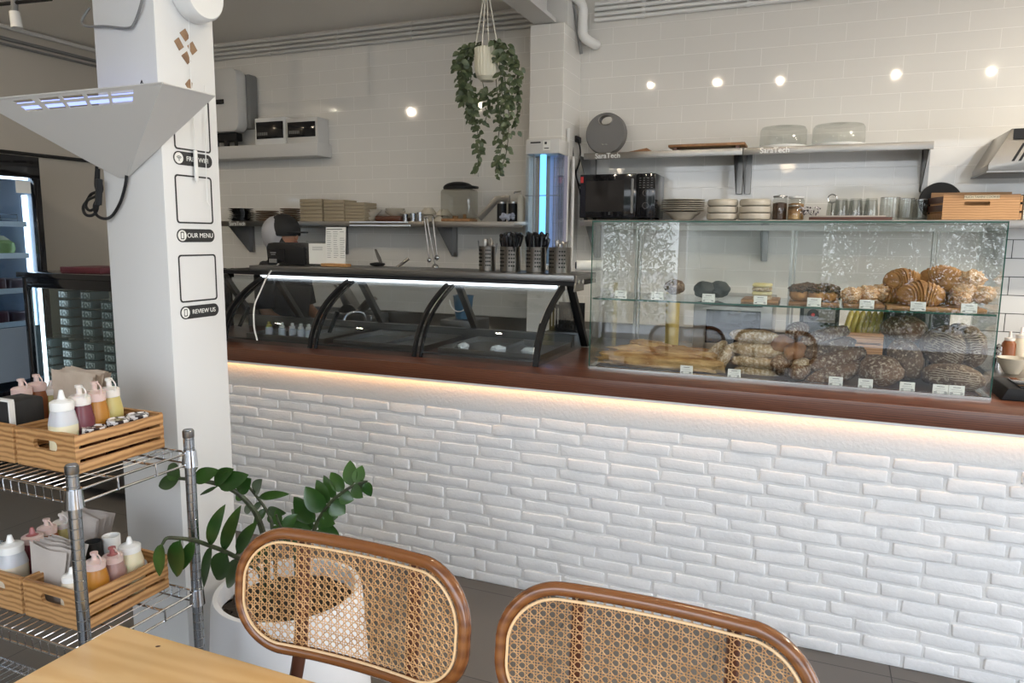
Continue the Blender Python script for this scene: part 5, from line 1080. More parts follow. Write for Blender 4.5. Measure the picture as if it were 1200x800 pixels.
spec = [((546, 60), (543, 95), (551, 130), (556, 150)), ((552, 62), (552, 110), (560, 160), (562, 175), (558, 203)), ((540, 66), (540, 90), (548, 120), (550, 140)), ((590, 58), (597, 100), (601, 140), (598, 180), (588, 205)), ((600, 62), (604, 90), (604, 115), (600, 150)), ((586, 66), (590, 110), (592, 150), (586, 190), (585, 200)), ((562, 80), (566, 105), (572, 120), (566, 145)), ((578, 90), (581, 120), (583, 140), (580, 165)), ((548, 75), (556, 110), (562, 125), (556, 145)), ((595, 66), (609, 80), (606, 110), (600, 130)), ((543, 58), (539, 80), (541, 105), (545, 118))]
for i, pl in enumerate(spec):
    side = Vector((0, R.uniform(-.09, .05), 0)); start = Vector((c.x+(.6*r if pl[0][0] > 571 else -.6*r), YH, zt_+.004))
    pts = [start, start+Vector((0, 0, .03))]+[A(p[0], p[1], YH)+side for p in pl]; cv = curve(pts, 7); tube(vines, cv, .0022, 5)
    for j in range(6, len(cv), 1):
        for rep in range(2):
            s = R.choice((-1, 1)); L = R.uniform(.026, .044)*(1 if j < len(cv)-6 else .8); d = Vector((s*R.uniform(.3, 1), R.uniform(-.9, .5), -R.uniform(.1, 1.0)))
            base = cv[j]+Vector((R.uniform(-.012, .012), R.uniform(-.03, .02), R.uniform(-.012, .012))); 
            if abs(base.x-c.x) < r*.95 and base.z > zb_-.01 and base.y < YH+.05: continue
            lv.append((base, d, Vector((R.uniform(-.5, .5), -1, R.uniform(.0, .9))), L))
obj('vine', vines, 'stem', hg)
bm = nb()
for b_, d, nn, L in lv: leafm(bm, b_, d, nn, L, L*.72, fold=.2, curl=.2, n=4)
o = obj('leaves', bm, 'leafy', hg, ang=80); o['kind'] = 'stuff'
# ================================================================ PILLAR FITTINGS
XR = PXb
def ringplate(bm, l0, l1, x0, x1):
    n = len(l0); vs = [[bm.verts.new((x, p[0], p[1])) for p in l] for l, x in ((l0, x0), (l0, x1), (l1, x1), (l1, x0))]
    for i in range(4):
        a, b = vs[i], vs[(i+1) % 4]
        for k in range(n): bm.faces.new((a[k], a[(k+1) % n], b[(k+1) % n], b[k]))
for k, (pa, pb, fa, fb, word) in enumerate((((202, 134), (247, 179), (203, 178), (248, 196), 'FREE WIFI'), ((204, 204), (250, 264), (207, 268), (251, 284), 'OUR MENU'), ((208, 296), (255, 355), (211, 357), (256, 372), 'REVIEW US'))):
    a, b = AX(pa[0], pa[1]-2, XR), AX(pb[0], pb[1], XR); y0, y1 = a.y, b.y; z1 = AX((pa[0]+pb[0])/2, pa[1]+2, XR).z; z0 = AX((pa[0]+pb[0])/2, pb[1]-2, XR).z
    if k == 0: z1 = z0+(y1-y0)*1.13
    nm = ('uppermost, reading FREE WIFI', 'middle one, reading OUR MENU', 'lowest, reading REVIEW US')[k]
    t = thing('code_sticker', 'black framed square sticker with pill label on the pillar, '+nm, 'sticker', (XR, (y0+y1)/2, z0), 'framed stickers on the pillar')
    bm = nb(); ringplate(bm, rr_loop(y0, y1, z0, z1, .010), rr_loop(y0+.0045, y1-.0045, z0+.0045, z1-.0045, .007), XR+.0003, XR+.0012); obj('black_frame', bm, 'ink', t, smooth=False)
    c0, c1 = AX(fa[0], (fa[1]+fb[1])/2, XR), AX(fb[0], (fa[1]+fb[1])/2, XR); zc_ = (AX((fa[0]+fb[0])/2, (fa[1]+fb[1])/2, XR)).z; hh = .0185
    bm = nb(); prism(bm, rr_loop(c0.y, c1.y, zc_-hh, zc_+hh, hh*.98), 'X', XR+.0003, XR+.0012); pl = obj('pill_label', bm, 'ink', t, smooth=False)
    bm = nb(); cyl(bm, (XR+.0012, c0.y+.0185, zc_), (XR+.0018, c0.y+.0185, zc_), .0150, n=24); obj('icon_disc', bm, 'paper', pl)
    bm = nb(); ic = c0.y+.0185
    if k == 0:
        for rr_ in (.004, .0075, .011): tube(bm, [(XR+.0019, ic+math.sin(-.8+i*.2)*rr_, zc_-.006+math.cos(-.8+i*.2)*rr_) for i in range(9)], .0010, 4)
        cyl(bm, (XR+.0018, ic, zc_-.0065), (XR+.0024, ic, zc_-.0065), .0016, n=10)
    else: ringplate(bm, rr_loop(ic-.0058, ic+.0058, zc_-.0105, zc_+.0105, .002), rr_loop(ic-.0042, ic+.0042, zc_-.0078, zc_+.0078, .001), XR+.0018, XR+.0024)
    obj('icon', bm, 'ink', pl, smooth=False)
    text(word, .0185 if k < 2 else .0178, RIGHT((XR+.0014, (c0.y+.036+c1.y-.006)/2, zc_)), 'paper', pl, ext=.0004)
z6 = lambda X, Y: AX(170+X/6.15, Y/6.15, XR)
for k, pl in enumerate((((247, 235), (288, 205), (320, 270), (290, 300)), ((207, 295), (240, 268), (278, 340), (245, 365)), ((302, 330), (340, 298), (375, 365), (340, 398)), ((260, 400), (300, 368), (327, 440), (305, 465)), ((287, 605), (318, 567), (340, 600), (335, 640), (305, 635)))):
    bm = nb(); prism(bm, [(z6(*p).y, z6(*p).z) for p in pl], 'X', XR+.0003, XR+.0012)
    tag(obj('bronze_diamond', bm, 'bronze', smooth=False), 'bronze diamond decal on the pillar, '+('topmost of the four', 'left of the four', 'right of the four', 'bottom of the four', 'single one just above the insect trap')[k], 'decal', 'bronze diamond decals')
t = thing('retractable_reel', 'round white reel fixed at the top of the pillar with a thin cord', 'reel', AX(224, -4, XR))
c = AX(224, -6, XR); mt = Matrix.Translation(c)@Euler((0, PI/2, 0)).to_matrix().to_4x4()
bm = nb(); lathe(bm, [(0, .0005), (.074, .0005), (.076, .006), (.072, .045), (.066, .052), (0, .052)], n=48, mat=mt); obj('housing', bm, 'white', t)
bm = nb(); lathe(bm, [(.006, .0525), (.010, .0525), (.010, .055), (0, .055), (0, .0525)], n=20, mat=mt); obj('screw', bm, 'grey', t)
a = AX(221, 22, XR+.03); bm = nb(); tube(bm, [a, AX(222, 60, XR+.01), AX(224, 100, XR+.006), AX(229, 178, XR+.008), AX(231, 215, XR+.008)], .0012, 5); tube(bm, [AX(240, 100, XR+.01), AX(241, 180, XR+.008), AX(243, 236, XR+.008), AX(246, 241, XR+.008)], .0012, 5); obj('cord', bm, 'white', t)
a, b = AX(228, 176, XR+.008), AX(231, 212, XR+.008); bm = nb(); box(bm, (XR+.005, a.y-.004, b.z), (XR+.011, a.y+.008, a.z), bev=.002); obj('pull_tag', bm, 'white', t)
bm = nb(); tube(bm, curve([A(p[0], p[1], 1.494-(.004 if i % 2 else 0)) for i, p in enumerate(((168, -8), (165, 6), (158, 26), (150, 33), (125, 31), (112, 31)))]+[A(100, 30, 1.50), A(96, 24, 1.51), A(105, 9, 1.52)], 6), .0035, 8); tag(obj('grey_cable', bm, 'grey'), 'grey cable looped across the top of the pillar', 'cable')
# insect trap
TZ, TY, TB = 1.902, 1.335, 1.497; xA, xB = -2.12, -1.447; D1, D2 = Vector((-1.805, TB-.002, 1.703)), Vector((-1.768, TB-.002, 1.703))
t = thing('insect_trap', 'white wedge shaped ultraviolet insect trap with glowing slots on the pillar', 'insect trap', (-1.78, TB, 1.70))
bm = nb(); Afl, Bfr = Vector((xA, TY, TZ)), Vector((xB, TY, TZ)); Cb, Ab = Vector((xB, TB, TZ)), Vector((xA, TB, TZ))
def fpt(u, v): return (Afl.lerp(Bfr, u)).lerp(D1.lerp(D2, u), v)
sl = [(A(p, 112, TY).x-xA)/(xB-xA) for p in (10, 33, 41, 65, 70, 95, 100, 126, 130, 158)]
us_ = sorted([0]+sl+[.9, 1]); vs_ = [0, .035, .075, .105, .165, .3, .5, .75, 1]
holes = set((us_.index(sl[2*i]), j) for i in range(5) for j in (1, 3))
grid = [[bm.verts.new(fpt(u, v)) for v in vs_] for u in us_]
for i in range(len(us_)-1):
    for j in range(len(vs_)-1):
        if (i, j) in holes: continue
        bm.faces.new((grid[i][j], grid[i+1][j], grid[i+1][j+1], grid[i][j+1]))
f = lambda *p: bm.faces.new([bm.verts.new(q) for q in p])
f(Bfr, Cb, D2); f(Afl, D1, Ab); f(Ab, D1, D2, Cb)
bmesh.ops.remove_doubles(bm, verts=bm.verts, dist=.0004)
bmesh.ops.solidify(bm, geom=bm.faces[:], thickness=.0016)
for a_, b_ in ((Afl, Bfr), (Bfr, Cb)): tube(bm, [a_, b_], .0028, 6)
obj('shell', bm, 'whitemat', t, smooth=False)
for y in (1.40,): bm = nb(); cyl(bm, (-2.05, y, 1.893), (-1.60, y, 1.893), .010, n=12); obj('uv_lamp', bm, 'uvp', t)
bm = nb(); cyl(bm, (-1.60, 1.40, 1.893), (-1.57, 1.40, 1.893), .012, n=12); tube(bm, [A(165, 98, 1.40), A(166, 94, 1.40), A(168, 100, 1.40)], .0015, 5); obj('lamp_socket', bm, 'black', t)
z2_ = lambda X, Y, y: A(X/3.333, 180+Y/3.333, y)
bm = nb(); ys = 1.49
tube(bm, curve([z2_(495, 85, ys), z2_(488, 130, ys), z2_(470, 190, ys), z2_(440, 240, ys), z2_(410, 254, ys-.01), z2_(378, 240, ys), z2_(368, 205, ys-.01), z2_(385, 170, ys), z2_(398, 140, ys), z2_(392, 100, ys)], 6), .0042, 8)
tube(bm, curve([z2_(378, 50, ys), z2_(374, 120, ys), z2_(380, 160, ys-.01), z2_(345, 180, ys), z2_(325, 210, ys), z2_(335, 238, ys-.01), z2_(362, 240, ys), z2_(380, 215, ys), z2_(378, 160, ys), z2_(390, 110, ys)], 6), .0042, 8)
tube(bm, curve([z2_(385, 60, ys), z2_(382, 140, ys-.008), z2_(355, 160, ys), z2_(335, 200, ys), z2_(350, 222, ys), z2_(375, 210, ys), z2_(388, 195, ys)], 6), .0042, 8)
tube(bm, [z2_(388, 100, ys-.012), z2_(384, 200, ys-.012)], .009, 8)
tag(obj('black_power_cord', bm, 'black'), 'black power cord coiled in loops beside the pillar under the insect trap', 'cord')
# ================================================================ DRINKS FRIDGE (left wall)
FX, fy0, fy1, fz = -4.9, 2.45, 3.45, 2.052
t = thing('drinks_fridge', 'tall black framed glass door drinks fridge at the left edge', 'fridge', (-5.2, 3.0, 0))
bm = nb()
for a, b in (((LX+.02, fy0, .06), (LX+.05, fy1, fz)), ((LX+.05, fy0, .06), (FX-.05, fy0+.03, fz)), ((LX+.05, fy1-.03, .06), (FX-.05, fy1, fz)), ((LX+.05, fy0+.03, fz-.12), (FX-.05, fy1-.03, fz)), ((LX+.05, fy0+.03, .06), (FX-.05, fy1-.03, .50))): box(bm, a, b)
obj('cabinet', bm, 'black', t)
bm = nb(); box(bm, (LX+.051, fy0+.031, .501), (LX+.056, fy1-.031, fz-.121)); box(bm, (LX+.057, fy1-.036, .501), (FX-.051, fy1-.031, fz-.121)); box(bm, (LX+.057, fy0+.031, .501), (FX-.051, fy0+.036, fz-.121)); obj('lining', bm, 'coldpanel', t)
bm = nb()
for a, b in (((FX-.045, fy0, fz-.14), (FX, fy1, fz)), ((FX-.045, fy1-.045, .5), (FX, fy1, fz-.14)), ((FX-.045, fy0, .5), (FX, fy0+.045, fz-.14)), ((FX-.045, fy0, .06), (FX, fy1, .5))): box(bm, a, b, bev=.003)
dr = obj('door_frame', bm, 'blackgloss', t)
bm = nb(); box(bm, (FX-.03, fy0+.046, .501), (FX-.025, fy1-.046, fz-.141)); obj('door_glass', bm, 'fridgeglass', dr)
bm = nb(); box(bm, (FX-.024, fy0+.046, .56), (FX-.021, fy1-.046, .92)); obj('frosted_panel', bm, 'coldpanel', dr)
a = AX(27, 212, FX-.019); bm = nb(); box(bm, (FX-.024, a.y-.05, a.z-.08), (FX-.021, a.y+.05, a.z+.0), bev=.0); obj('energy_label', bm, 'paper', dr)
bm = nb(); box(bm, (FX-.12, fy1-.06, .55), (FX-.09, fy1-.04, 1.80)); obj('led_strip', bm, 'ledwhite', t)
bm = nb(); box(bm, (FX-.10, fy0+.04, 1.90), (FX-.07, fy1-.04, 1.915)); obj('led_strip', bm, 'ledwhite', t)
for k, py in enumerate((262, 299, 340, 379)):
    z = AX(15, py, FX-.1).z; bm = nb()
    box(bm, (FX-.085, fy0+.04, z-.02), (FX-.075, fy1-.07, z+.015)); 
    for i in range(14): box(bm, (LX+.07, fy0+.06+i*.065, z-.006), (FX-.085, fy0+.064+i*.065, z))
    sh = obj('shelf', bm, 'white', t)
    fz_k = z
    if k == 0:
        bm = nb()
        for zz in (z+.03, z+.06): cyl(bm, (FX-.09, fy0+.05, zz), (FX-.09, fy1-.12, zz), .003, n=6)
        for i in range(7): cyl(bm, (FX-.09, fy1-.12-i*.11, z), (FX-.09, fy1-.12-i*.11, z+.06), .003, n=6)
        obj('guard_wire', bm, 'chrome', sh)
    if k == 1:
        for i, y in enumerate((3.27, 3.09, 2.92)):
            tt = thing('coconut', 'trimmed green coconut on the second fridge shelf, %s' % ('nearest the right side', 'middle one', 'left one')[i], 'coconut', (FX-.19, y, z+.001), 'trimmed coconuts')
            bm = nb(); lathe(bm, [(0, 0), (.07, .002), (.082, .04), (.078, .08), (.05, .10), (0, .10)], (FX-.19, y, z+.001), 20); obj('husk', bm, 'greengreen', tt)
            bm = nb(); lathe(bm, [(.055, .1005), (.02, .128), (0, .13)], (FX-.19, y, z+.001), 20); obj('cut_top', bm, 'coco', tt)
    if k in (2, 3):
        for i in range(6):
            y = 3.32-i*.13; bm = nb(); box(bm, (FX-.3, y-.055, z+.0006), (FX-.12, y+.055, z+.075+.01*(i % 2)), bev=.015, seg=3)
            tag(obj('chilled_pack', bm, P('dark_pack_%d%d' % (k, i), (.05+.03*(i % 3), .025, .03), .3)), 'dark chilled pack on the %s fridge shelf, position %s from the right' % (('third', 'lowest')[k-2], ('one', 'two', 'three', 'four', 'five', 'six')[i]), 'pack', 'dark packs in the fridge')
# ================================================================ CAKE FRIDGE (left, behind the rack)
mx0, mx1, my, mz = -4.35, -3.33, 2.90, 1.318
t = thing('cake_fridge', 'low black framed glass cake fridge behind the wire rack', 'fridge', (-3.85, 3.2, 0))
bm = nb(); box(bm, (mx0, my+.0, .05), (mx1, my+.62, .42), bev=.006); obj('base_cabinet', bm, 'steel_dark', t)
for fx_ in (mx0+.06, mx1-.06):
    for fy_ in (my+.06, my+.55): bm = nb(); cyl(bm, (fx_, fy_, 0), (fx_, fy_, .0495), .022); obj('foot', bm, 'black', t)
bm = nb()
for a, b in (((mx0, my, .421), (mx0+.035, my+.035, mz-.03)), ((mx1-.035, my, .421), (mx1, my+.035, mz-.03)), ((mx0, my+.585, .421), (mx0+.035, my+.62, mz-.03)), ((mx1-.035, my+.585, .421), (mx1, my+.62, mz-.03)), ((mx0-.02, my-.02, mz-.03), (mx1, my+.64, mz)), ((mx0+.035, my, mz-.09), (mx1-.035, my+.02, mz-.03)), ((mx0+.035, my, .421), (mx1-.035, my+.03, .45)), ((mx0+.035, my+.60, .421), (mx1-.035, my+.62, mz-.03))): box(bm, a, b, bev=.002)
obj('frame', bm, 'blackgloss', t)
bm = nb(); box(bm, (mx0+.036, my+.008, .451), (mx1-.036, my+.013, mz-.091)); obj('front_glass', bm, 'mini_glass', t)
bm = nb(); box(bm, (mx0+.005, my+.036, .43), (mx0+.010, my+.58, mz-.031)); obj('side_glass', bm, 'mini_glass', t)
bm = nb(); box(bm, (mx0+.05, my+.055, .47), (mx0+.065, my+.07, mz-.10)); obj('light_strip', bm, 'ledwhite', t)
boxz = [.70, 1.0]
for zz in (.62, .93): 
    bm = nb(); box(bm, (mx0+.04, my+.06, zz), (mx1-.04, my+.57, zz+.006)); obj('glass_shelf', bm, 'glassthin', t)
lastp = None
cols = [(57, .62, 5), (82, .626, 5), (108, .626, 5), (131, .626, 5), (82, .936, 5), (108, .936, 5), (131, .936, 4)]
for ci, (px, z0, n) in enumerate(cols):
    x = A(px, 400, 3.05).x; z0 = max(z0, .6265)
    for k in range(n):
        lab = 'clear dessert box, %s tier, column %s, layer %s up' % ('upper' if z0 > .9 else 'lower', {57: 'nearest the left frame', 82: 'second from left', 108: 'third from left', 131: 'beside the pillar'}[px], ('one', 'two', 'three', 'four', 'five')[k])
        if lastp is None:
            tt = thing('dessert_box', lab, 'dessert box', (x, 3.05, z0+k*.056), 'dessert boxes in the cake fridge')
            bm = nb(); box(bm, (-.048, -.02, 0), (.048, .10, .048), bev=.006); obj('box_body', bm, P('dark_dessert', (.10, .13, .13), .15), tt, world=False)
            bm = nb(); box(bm, (-.036, -.0225, .008), (.036, -.0205, .040)); obj('label', bm, P('silvery_label', (.55, .60, .60), .3, .3, col2=(.12, .15, .15), nscale=70, ramp=(.45, .55)), tt, world=False)
            lastp = tt
        else: dup(lastp, (x, 3.05, z0+k*.0555), lab)
a, b = A(89, 320, 3.1), A(128, 319, 3.1)
bm = nb(); box(bm, (a.x, 3.0, mz+.0005), (b.x+.05, 3.25, mz+.032), bev=.002); tag(obj('maroon_box', bm, 'maroon'), 'flat maroon box lying on top of the cake fridge', 'box')
# ================================================================ WIRE RACK
RX0, RX1, RY0, RY1 = -2.25, -1.367, .98, 1.28; tiers = (.30, .672, 1.028)
t = thing('wire_rack', 'chrome wire shelving rack holding wooden crates of sauces', 'rack', ((RX0+RX1)/2, (RY0+RY1)/2, 0))
for x, y in ((RX1, RY0), (RX1, RY1), (RX0, RY0), (RX0, RY1)):
    pr_ = []; z = .02
    while z < 1.07: pr_ += [(.0125, z), (.0125, z+.0195), (.0114, z+.0205), (.0114, z+.0215)]; z += .0222
    bm = nb(); lathe(bm, [(0, .02)]+pr_+[(.0125, 1.075)], (x, y, 0), 18); po = obj('post', bm, 'zinc', t, ang=25)
    bm = nb(); lathe(bm, [(.0128, 1.066), (.0135, 1.068), (.0135, 1.082), (.011, 1.084), (0, 1.083)], (x, y, 0), 18); obj('post_cap', bm, 'steel_dark', po)
    bm = nb(); lathe(bm, [(0, 0), (.02, 0), (.02, .006), (.008, .012), (.008, .02), (0, .02)], (x, y, 0), 16); obj('foot', bm, 'black', po)
for zt_ in tiers:
    bm = nb(); zl = zt_-.028
    for x, y in ((RX1, RY0), (RX1, RY1), (RX0, RY0), (RX0, RY1)): lathe(bm, [(.0130, zl-.006), (.0185, zl-.006), (.0160, zt_+.006), (.0130, zt_+.006)], (x, y, 0), 18)
    for z in (zt_, zl):
        for y in (RY0, RY1): cyl(bm, (RX0+.017, y, z), (RX1-.017, y, z), .0028, n=6)
        for x in (RX0, RX1): cyl(bm, (x, RY0+.017, z), (x, RY1-.017, z), .0028, n=6)
    for k in range(1, 3):
        y = RY0+(RY1-RY0)*k/3; cyl(bm, (RX0, y, zt_-.003), (RX1, y, zt_-.003), .0028, n=6)
        tube(bm, [(RX1-.01, y, zt_-.001), (RX1+.003, y, zt_+.001), (RX1+.004, y, zl), (RX1-.002, y, zl-.002)], .0022, 6)
    obj('shelf_frame', bm, 'chrome', t)
    bm = nb(); k = RX0+.03
    while k < RX1-.02:
        tube(bm, [(k, RY0-.0015, zl-.002), (k, RY0-.003, zt_-.004), (k, RY0+.004, zt_+.002), (k, RY1-.004, zt_+.002), (k, RY1+.003, zt_-.004), (k, RY1+.0015, zl-.002)], .0014, 5); k += .0255
    obj('shelf_wires', bm, 'chrome', t)
# crates of the rack
def crate(x0, x1, y0, y1, z, label, h=.088):
    t = thing('wooden_crate', label, 'crate', ((x0+x1)/2, (y0+y1)/2, z), 'pine crates on the wire rack'); th = .009
    xm = (x0+x1)/2
    for y in (y0, y1-th):
        l0 = rr_loop(x0, x1, z, z+h, .002, 4); l1 = rr_loop(xm-.038, xm+.038, z+h*.50, z+h*.76, .010, 4)
        bm = nb(); n = len(l0); vs = [[bm.verts.new((p[0], yy, p[1])) for p in l] for l, yy in ((l0, y), (l0, y+th), (l1, y+th), (l1, y))]
        for i in range(4):
            a, b = vs[i], vs[(i+1) % 4]
            for k in range(n): bm.faces.new((a[k], a[(k+1) % n], b[(k+1) % n], b[k]))
        obj('end_panel', bm, 'crate', t)
    for x, s in ((x0, 1), (x1-.006, 1)):
        for k in range(3):
            bm = nb(); zz = z+.001+k*(h/3+.001); box(bm, (x-.001 if x == x0 else x+.001, y0-.001, zz), (x+.005 if x == x0 else x+.007, y1+.001, zz+h/3-.006), bev=.001); obj('slat', bm, 'crate', t)
    bm = nb(); box(bm, (x0+.006, y0+th, z+.002), (x1-.006, y1-th, z+.007)); obj('floor_board', bm, 'crate', t)
    return t
ZA, ZB = tiers[2]+.0045, tiers[1]+.0045
crate(-1.632, -1.442, 1.045, 1.275, ZA, 'pine crate with jars and bottles at the right end of the upper rack shelf')
crate(-1.832, -1.642, 1.045, 1.275, ZA, 'pine crate at the left picture edge on the upper rack shelf')
crate(-1.628, -1.438, 1.030, 1.260, ZB, 'pine crate with sauces at the right end of the lower rack shelf')
crate(-1.828, -1.638, 1.030, 1.260, ZB, 'pine crate at the left picture edge on the lower rack shelf')
def bottle(px, py, Y, z, mat, cap, label, loop=False, r=.0245, clear=0, grp=None, name='squeeze_bottle', nozmat=None, fill=None):
    q = A(px, py, Y); h = q.z-z; x = q.x
    t = thing(name, label, 'bottle', (x, Y, z), grp)
    bm = nb(); lathe(bm, [(0, 0), (r*.9, 0), (r, .006), (r, h*.54), (r*.90, h*.63), (r*.84, h*.68), (r*.74, h*.74), (0, h*.74)], (x, Y, z), 20, sq=3.2); obj('bottle_body', bm, fill or mat, t)
    if fill:
        bm = nb(); lathe(bm, [(r*1.012, h*.535), (r*1.012, h*.54), (r*.912, h*.63), (r*.852, h*.68), (r*.752, h*.742), (0, h*.742)], (x, Y, z), 20, sq=3.2); obj('empty_shoulder', bm, mat, t)
    bm = nb(); lathe(bm, [(r*.84, h*.725), (r*.92, h*.73), (r*.92, h*.835), (r*.74, h*.855), (0, h*.855)], (x, Y, z), 24); cp_ = obj('screw_cap', bm, cap, t)
    bm = nb(); lathe(bm, [(r*.55, h*.855), (r*.30, h*.88), (r*.15, h*.99), (0, h)] if not loop else [(r*.5, h*.855), (r*.24, h*.875), (r*.22, h*.95), (r*.34, h*.955), (r*.34, h*.99), (0, h)], (x, Y, z), 14); obj('nozzle', bm, nozmat or cap, t)
    if loop:
        bm = nb(); tube(bm, curve([(x+r*.1, Y, z+h*.98), (x+r*.7, Y-.003, z+h*.97), (x+r*1.1, Y-.004, z+h*.91), (x+r*.92, Y-.004, z+h*.82)], 5), .0018, 6); obj('strap', bm, cap, cp_)
    return t
zA, zB = ZA+.008, ZB+.008
G1 = 'sauce bottles on the upper rack shelf'
bottle(71, 456, 1.075, zA, 'frost', 'white', 'clear squeeze bottle half full of mayonnaise at the front of the upper crate', grp=G1, r=.026, fill='sauce_mayo')
bottle(92, 450, 1.12, zA, 'sauce_plum', 'cap_white', 'plum coloured sauce bottle behind the mayonnaise in the upper crate', True, grp=G1)
bottle(110, 446, 1.165, zA, 'sauce_mustard', 'cap_pink', 'mustard coloured sauce bottle in the middle of the upper crate', True, grp=G1, nozmat='cap_pink')
bottle(127, 442, 1.215, zA, 'sauce_lime', 'cap_white', 'pale yellow sauce bottle nearest the pillar in the upper crate', True, grp=G1)
bottle(24, 443, 1.17, zA, 'sauce_red', 'cap_pink', 'red sauce bottle beside the black holder in the left upper crate', True, grp=G1)
bottle(42, 438, 1.22, zA, 'sauce_amber', 'cap_pink', 'amber sauce bottle behind the red one in the left upper crate', True, grp=G1)
bottle(59, 445, 1.25, zA, 'sauce_lime', 'cap_white', 'pale sauce bottle almost hidden left of the brown napkins', grp=G1)
G2 = 'sauce bottles on the lower rack shelf'
bottle(11, 626, 1.07, zB, 'frost', 'white', 'tall frosted squeeze bottle at the left edge of the lower shelf', grp=G2, r=.030, fill='sauce_cream')
bottle(37, 617, 1.14, zB, 'sauce_plum', 'cap_pink', 'dark plum sauce bottle with a red nozzle on the lower shelf', grp=G2, nozmat='cap_red', r=.026)
bottle(54, 607, 1.19, zB, 'sauce_amber', 'cap_pink', 'amber sauce bottle behind the plum one on the lower shelf', True, grp=G2)
bottle(72, 601, 1.24, zB, 'sauce_lime', 'cap_white', 'pale sauce bottle beside the back napkins on the lower shelf', True, grp=G2)
bottle(83, 664, 1.065, zB, 'sauce_cream', 'white', 'short cream sauce bottle at the front behind the rack post', grp=G2, r=.022)
bottle(110, 646, 1.10, zB, 'sauce_mustard', 'cap_pink', 'mustard coloured bottle with a looped strap in the lower crate', True, grp=G2)
bottle(131, 640, 1.15, zB, 'sauce_pink', 'cap_pink', 'nearly empty pinkish bottle with red streaks in the lower crate', True, grp=G2, nozmat='cap_red')
bottle(151, 628, 1.20, zB, 'sauce_mayo', 'white', 'cream filled bottle with a pointed white nozzle nearest the pillar, lower crate', grp=G2, r=.027)
def cup(px, pyt, Y, z, r, mat, label, nm='canister', inner='black'):
    q = A(px, pyt, Y); h = q.z-z; bm = nb(); lathe(bm, [(0, 0), (r*.92, 0), (r, h), (r*.88, h), (r*.85, h-.03), (0, h-.03)], (q.x, Y, z), 24); return tag(obj(nm, bm, mat), label, 'canister')
cup(109, 634, 1.19, zB, .020, 'blackmat', 'black cylindrical canister in the lower crate')
cup(130, 627, 1.23, zB, .021, 'white', 'white cylindrical canister behind the pinkish bottle', nm='white_canister')
def napkins(p_bl, p_br, p_top, Y, z, label, mat='napkin', n=14, fan=.5, lean=.02):
    xl, xr = A(*p_bl, Y).x, A(*p_br, Y).x; h = A(*p_top, Y).z-z; bm = nb()
    for k in range(n):
        f_ = k/(n-1); rows = []
        for i in range(7):
            v = i/6; row = []
            for j in range(9):
                u = j/8; wav = .004*math.sin(u*5+k*.9+v*2); row.append(bm.verts.new((xl+(xr-xl)*(.12+.76*u+(u-.5)*.24*v)+.002*math.sin(k*2.1), Y+(f_-.5)*.028*(1+v*.9)+wav*v+lean*v, z+h*v*(1-.05*abs(math.sin(k*1.7+u*2))))))
            rows.append(row)
        for a, b in zip(rows, rows[1:]):
            for j in range(8): bm.faces.new((a[j], a[j+1], b[j+1], b[j]))
    return tag(obj('napkin_bundle', bm, mat, ang=60), label, 'napkins')
napkins((64, 470), (113, 470), (85, 434), 1.248, zA, 'fanned bundle of brown paper napkins at the back of the upper crate')
napkins((41, 690), (84, 690), (62, 639), 1.085, zB, 'bundle of grey brown napkins at the front of the lower shelf', 'napkin2', n=8)
napkins((78, 650), (118, 650), (98, 603), 1.245, zB, 'upright pack of napkins behind the rack post on the lower shelf', 'napkin2', n=16)
bm = nb(); a, b = A(0, 467, 1.08), A(21, 503, 1.08); box(bm, (a.x-.03, 1.07, zA), (b.x-.004, 1.15, a.z-.002), bev=.006)
t = thing('card_holder', 'black napkin holder with a white bracket frame at the left edge', 'holder', (a.x, 1.1, zA)); obj('black_box', bm, 'blackmat', t)
bm = nb(); box(bm, (a.x-.04, 1.062, a.z), (b.x+.004, 1.074, a.z+.005)); box(bm, (b.x, 1.062, zA), (b.x+.005, 1.074, a.z)); obj('bracket', bm, 'white', t)
for k, (px, py) in enumerate(((110, 503), (138, 494), (161, 488))):
    q = AX(px, py, -1.4785); Y = q.y; r = .025; t = thing('small_jar', 'small jar with a black and white marbled lid in the upper crate, %s' % ('nearest the camera', 'middle of three', 'nearest the pillar')[k], 'jar', (q.x, Y, zA), 'marbled lid jars'); zl = q.z+.006
    bm = nb(); lathe(bm, [(0, zA), (r*.92, zA), (r*.95, zl-.012), (0, zl-.012)], (q.x, Y, 0), 24); obj('jar_body', bm, P('brown_jam', (.08, .03, .015), .15), t)
    bm = nb(); lathe(bm, [(r*.9, zl-.0118), (r, zl-.011), (r, zl-.001), (r*.93, zl+.001), (r*.85, zl-.001), (0, zl-.001)], (q.x, Y, 0), 28); obj('lid', bm, P('marbled_lid', (.03, .02, .02), .25, col2=(.75, .72, .70), nscale=55, ramp=(.47, .53)), t)
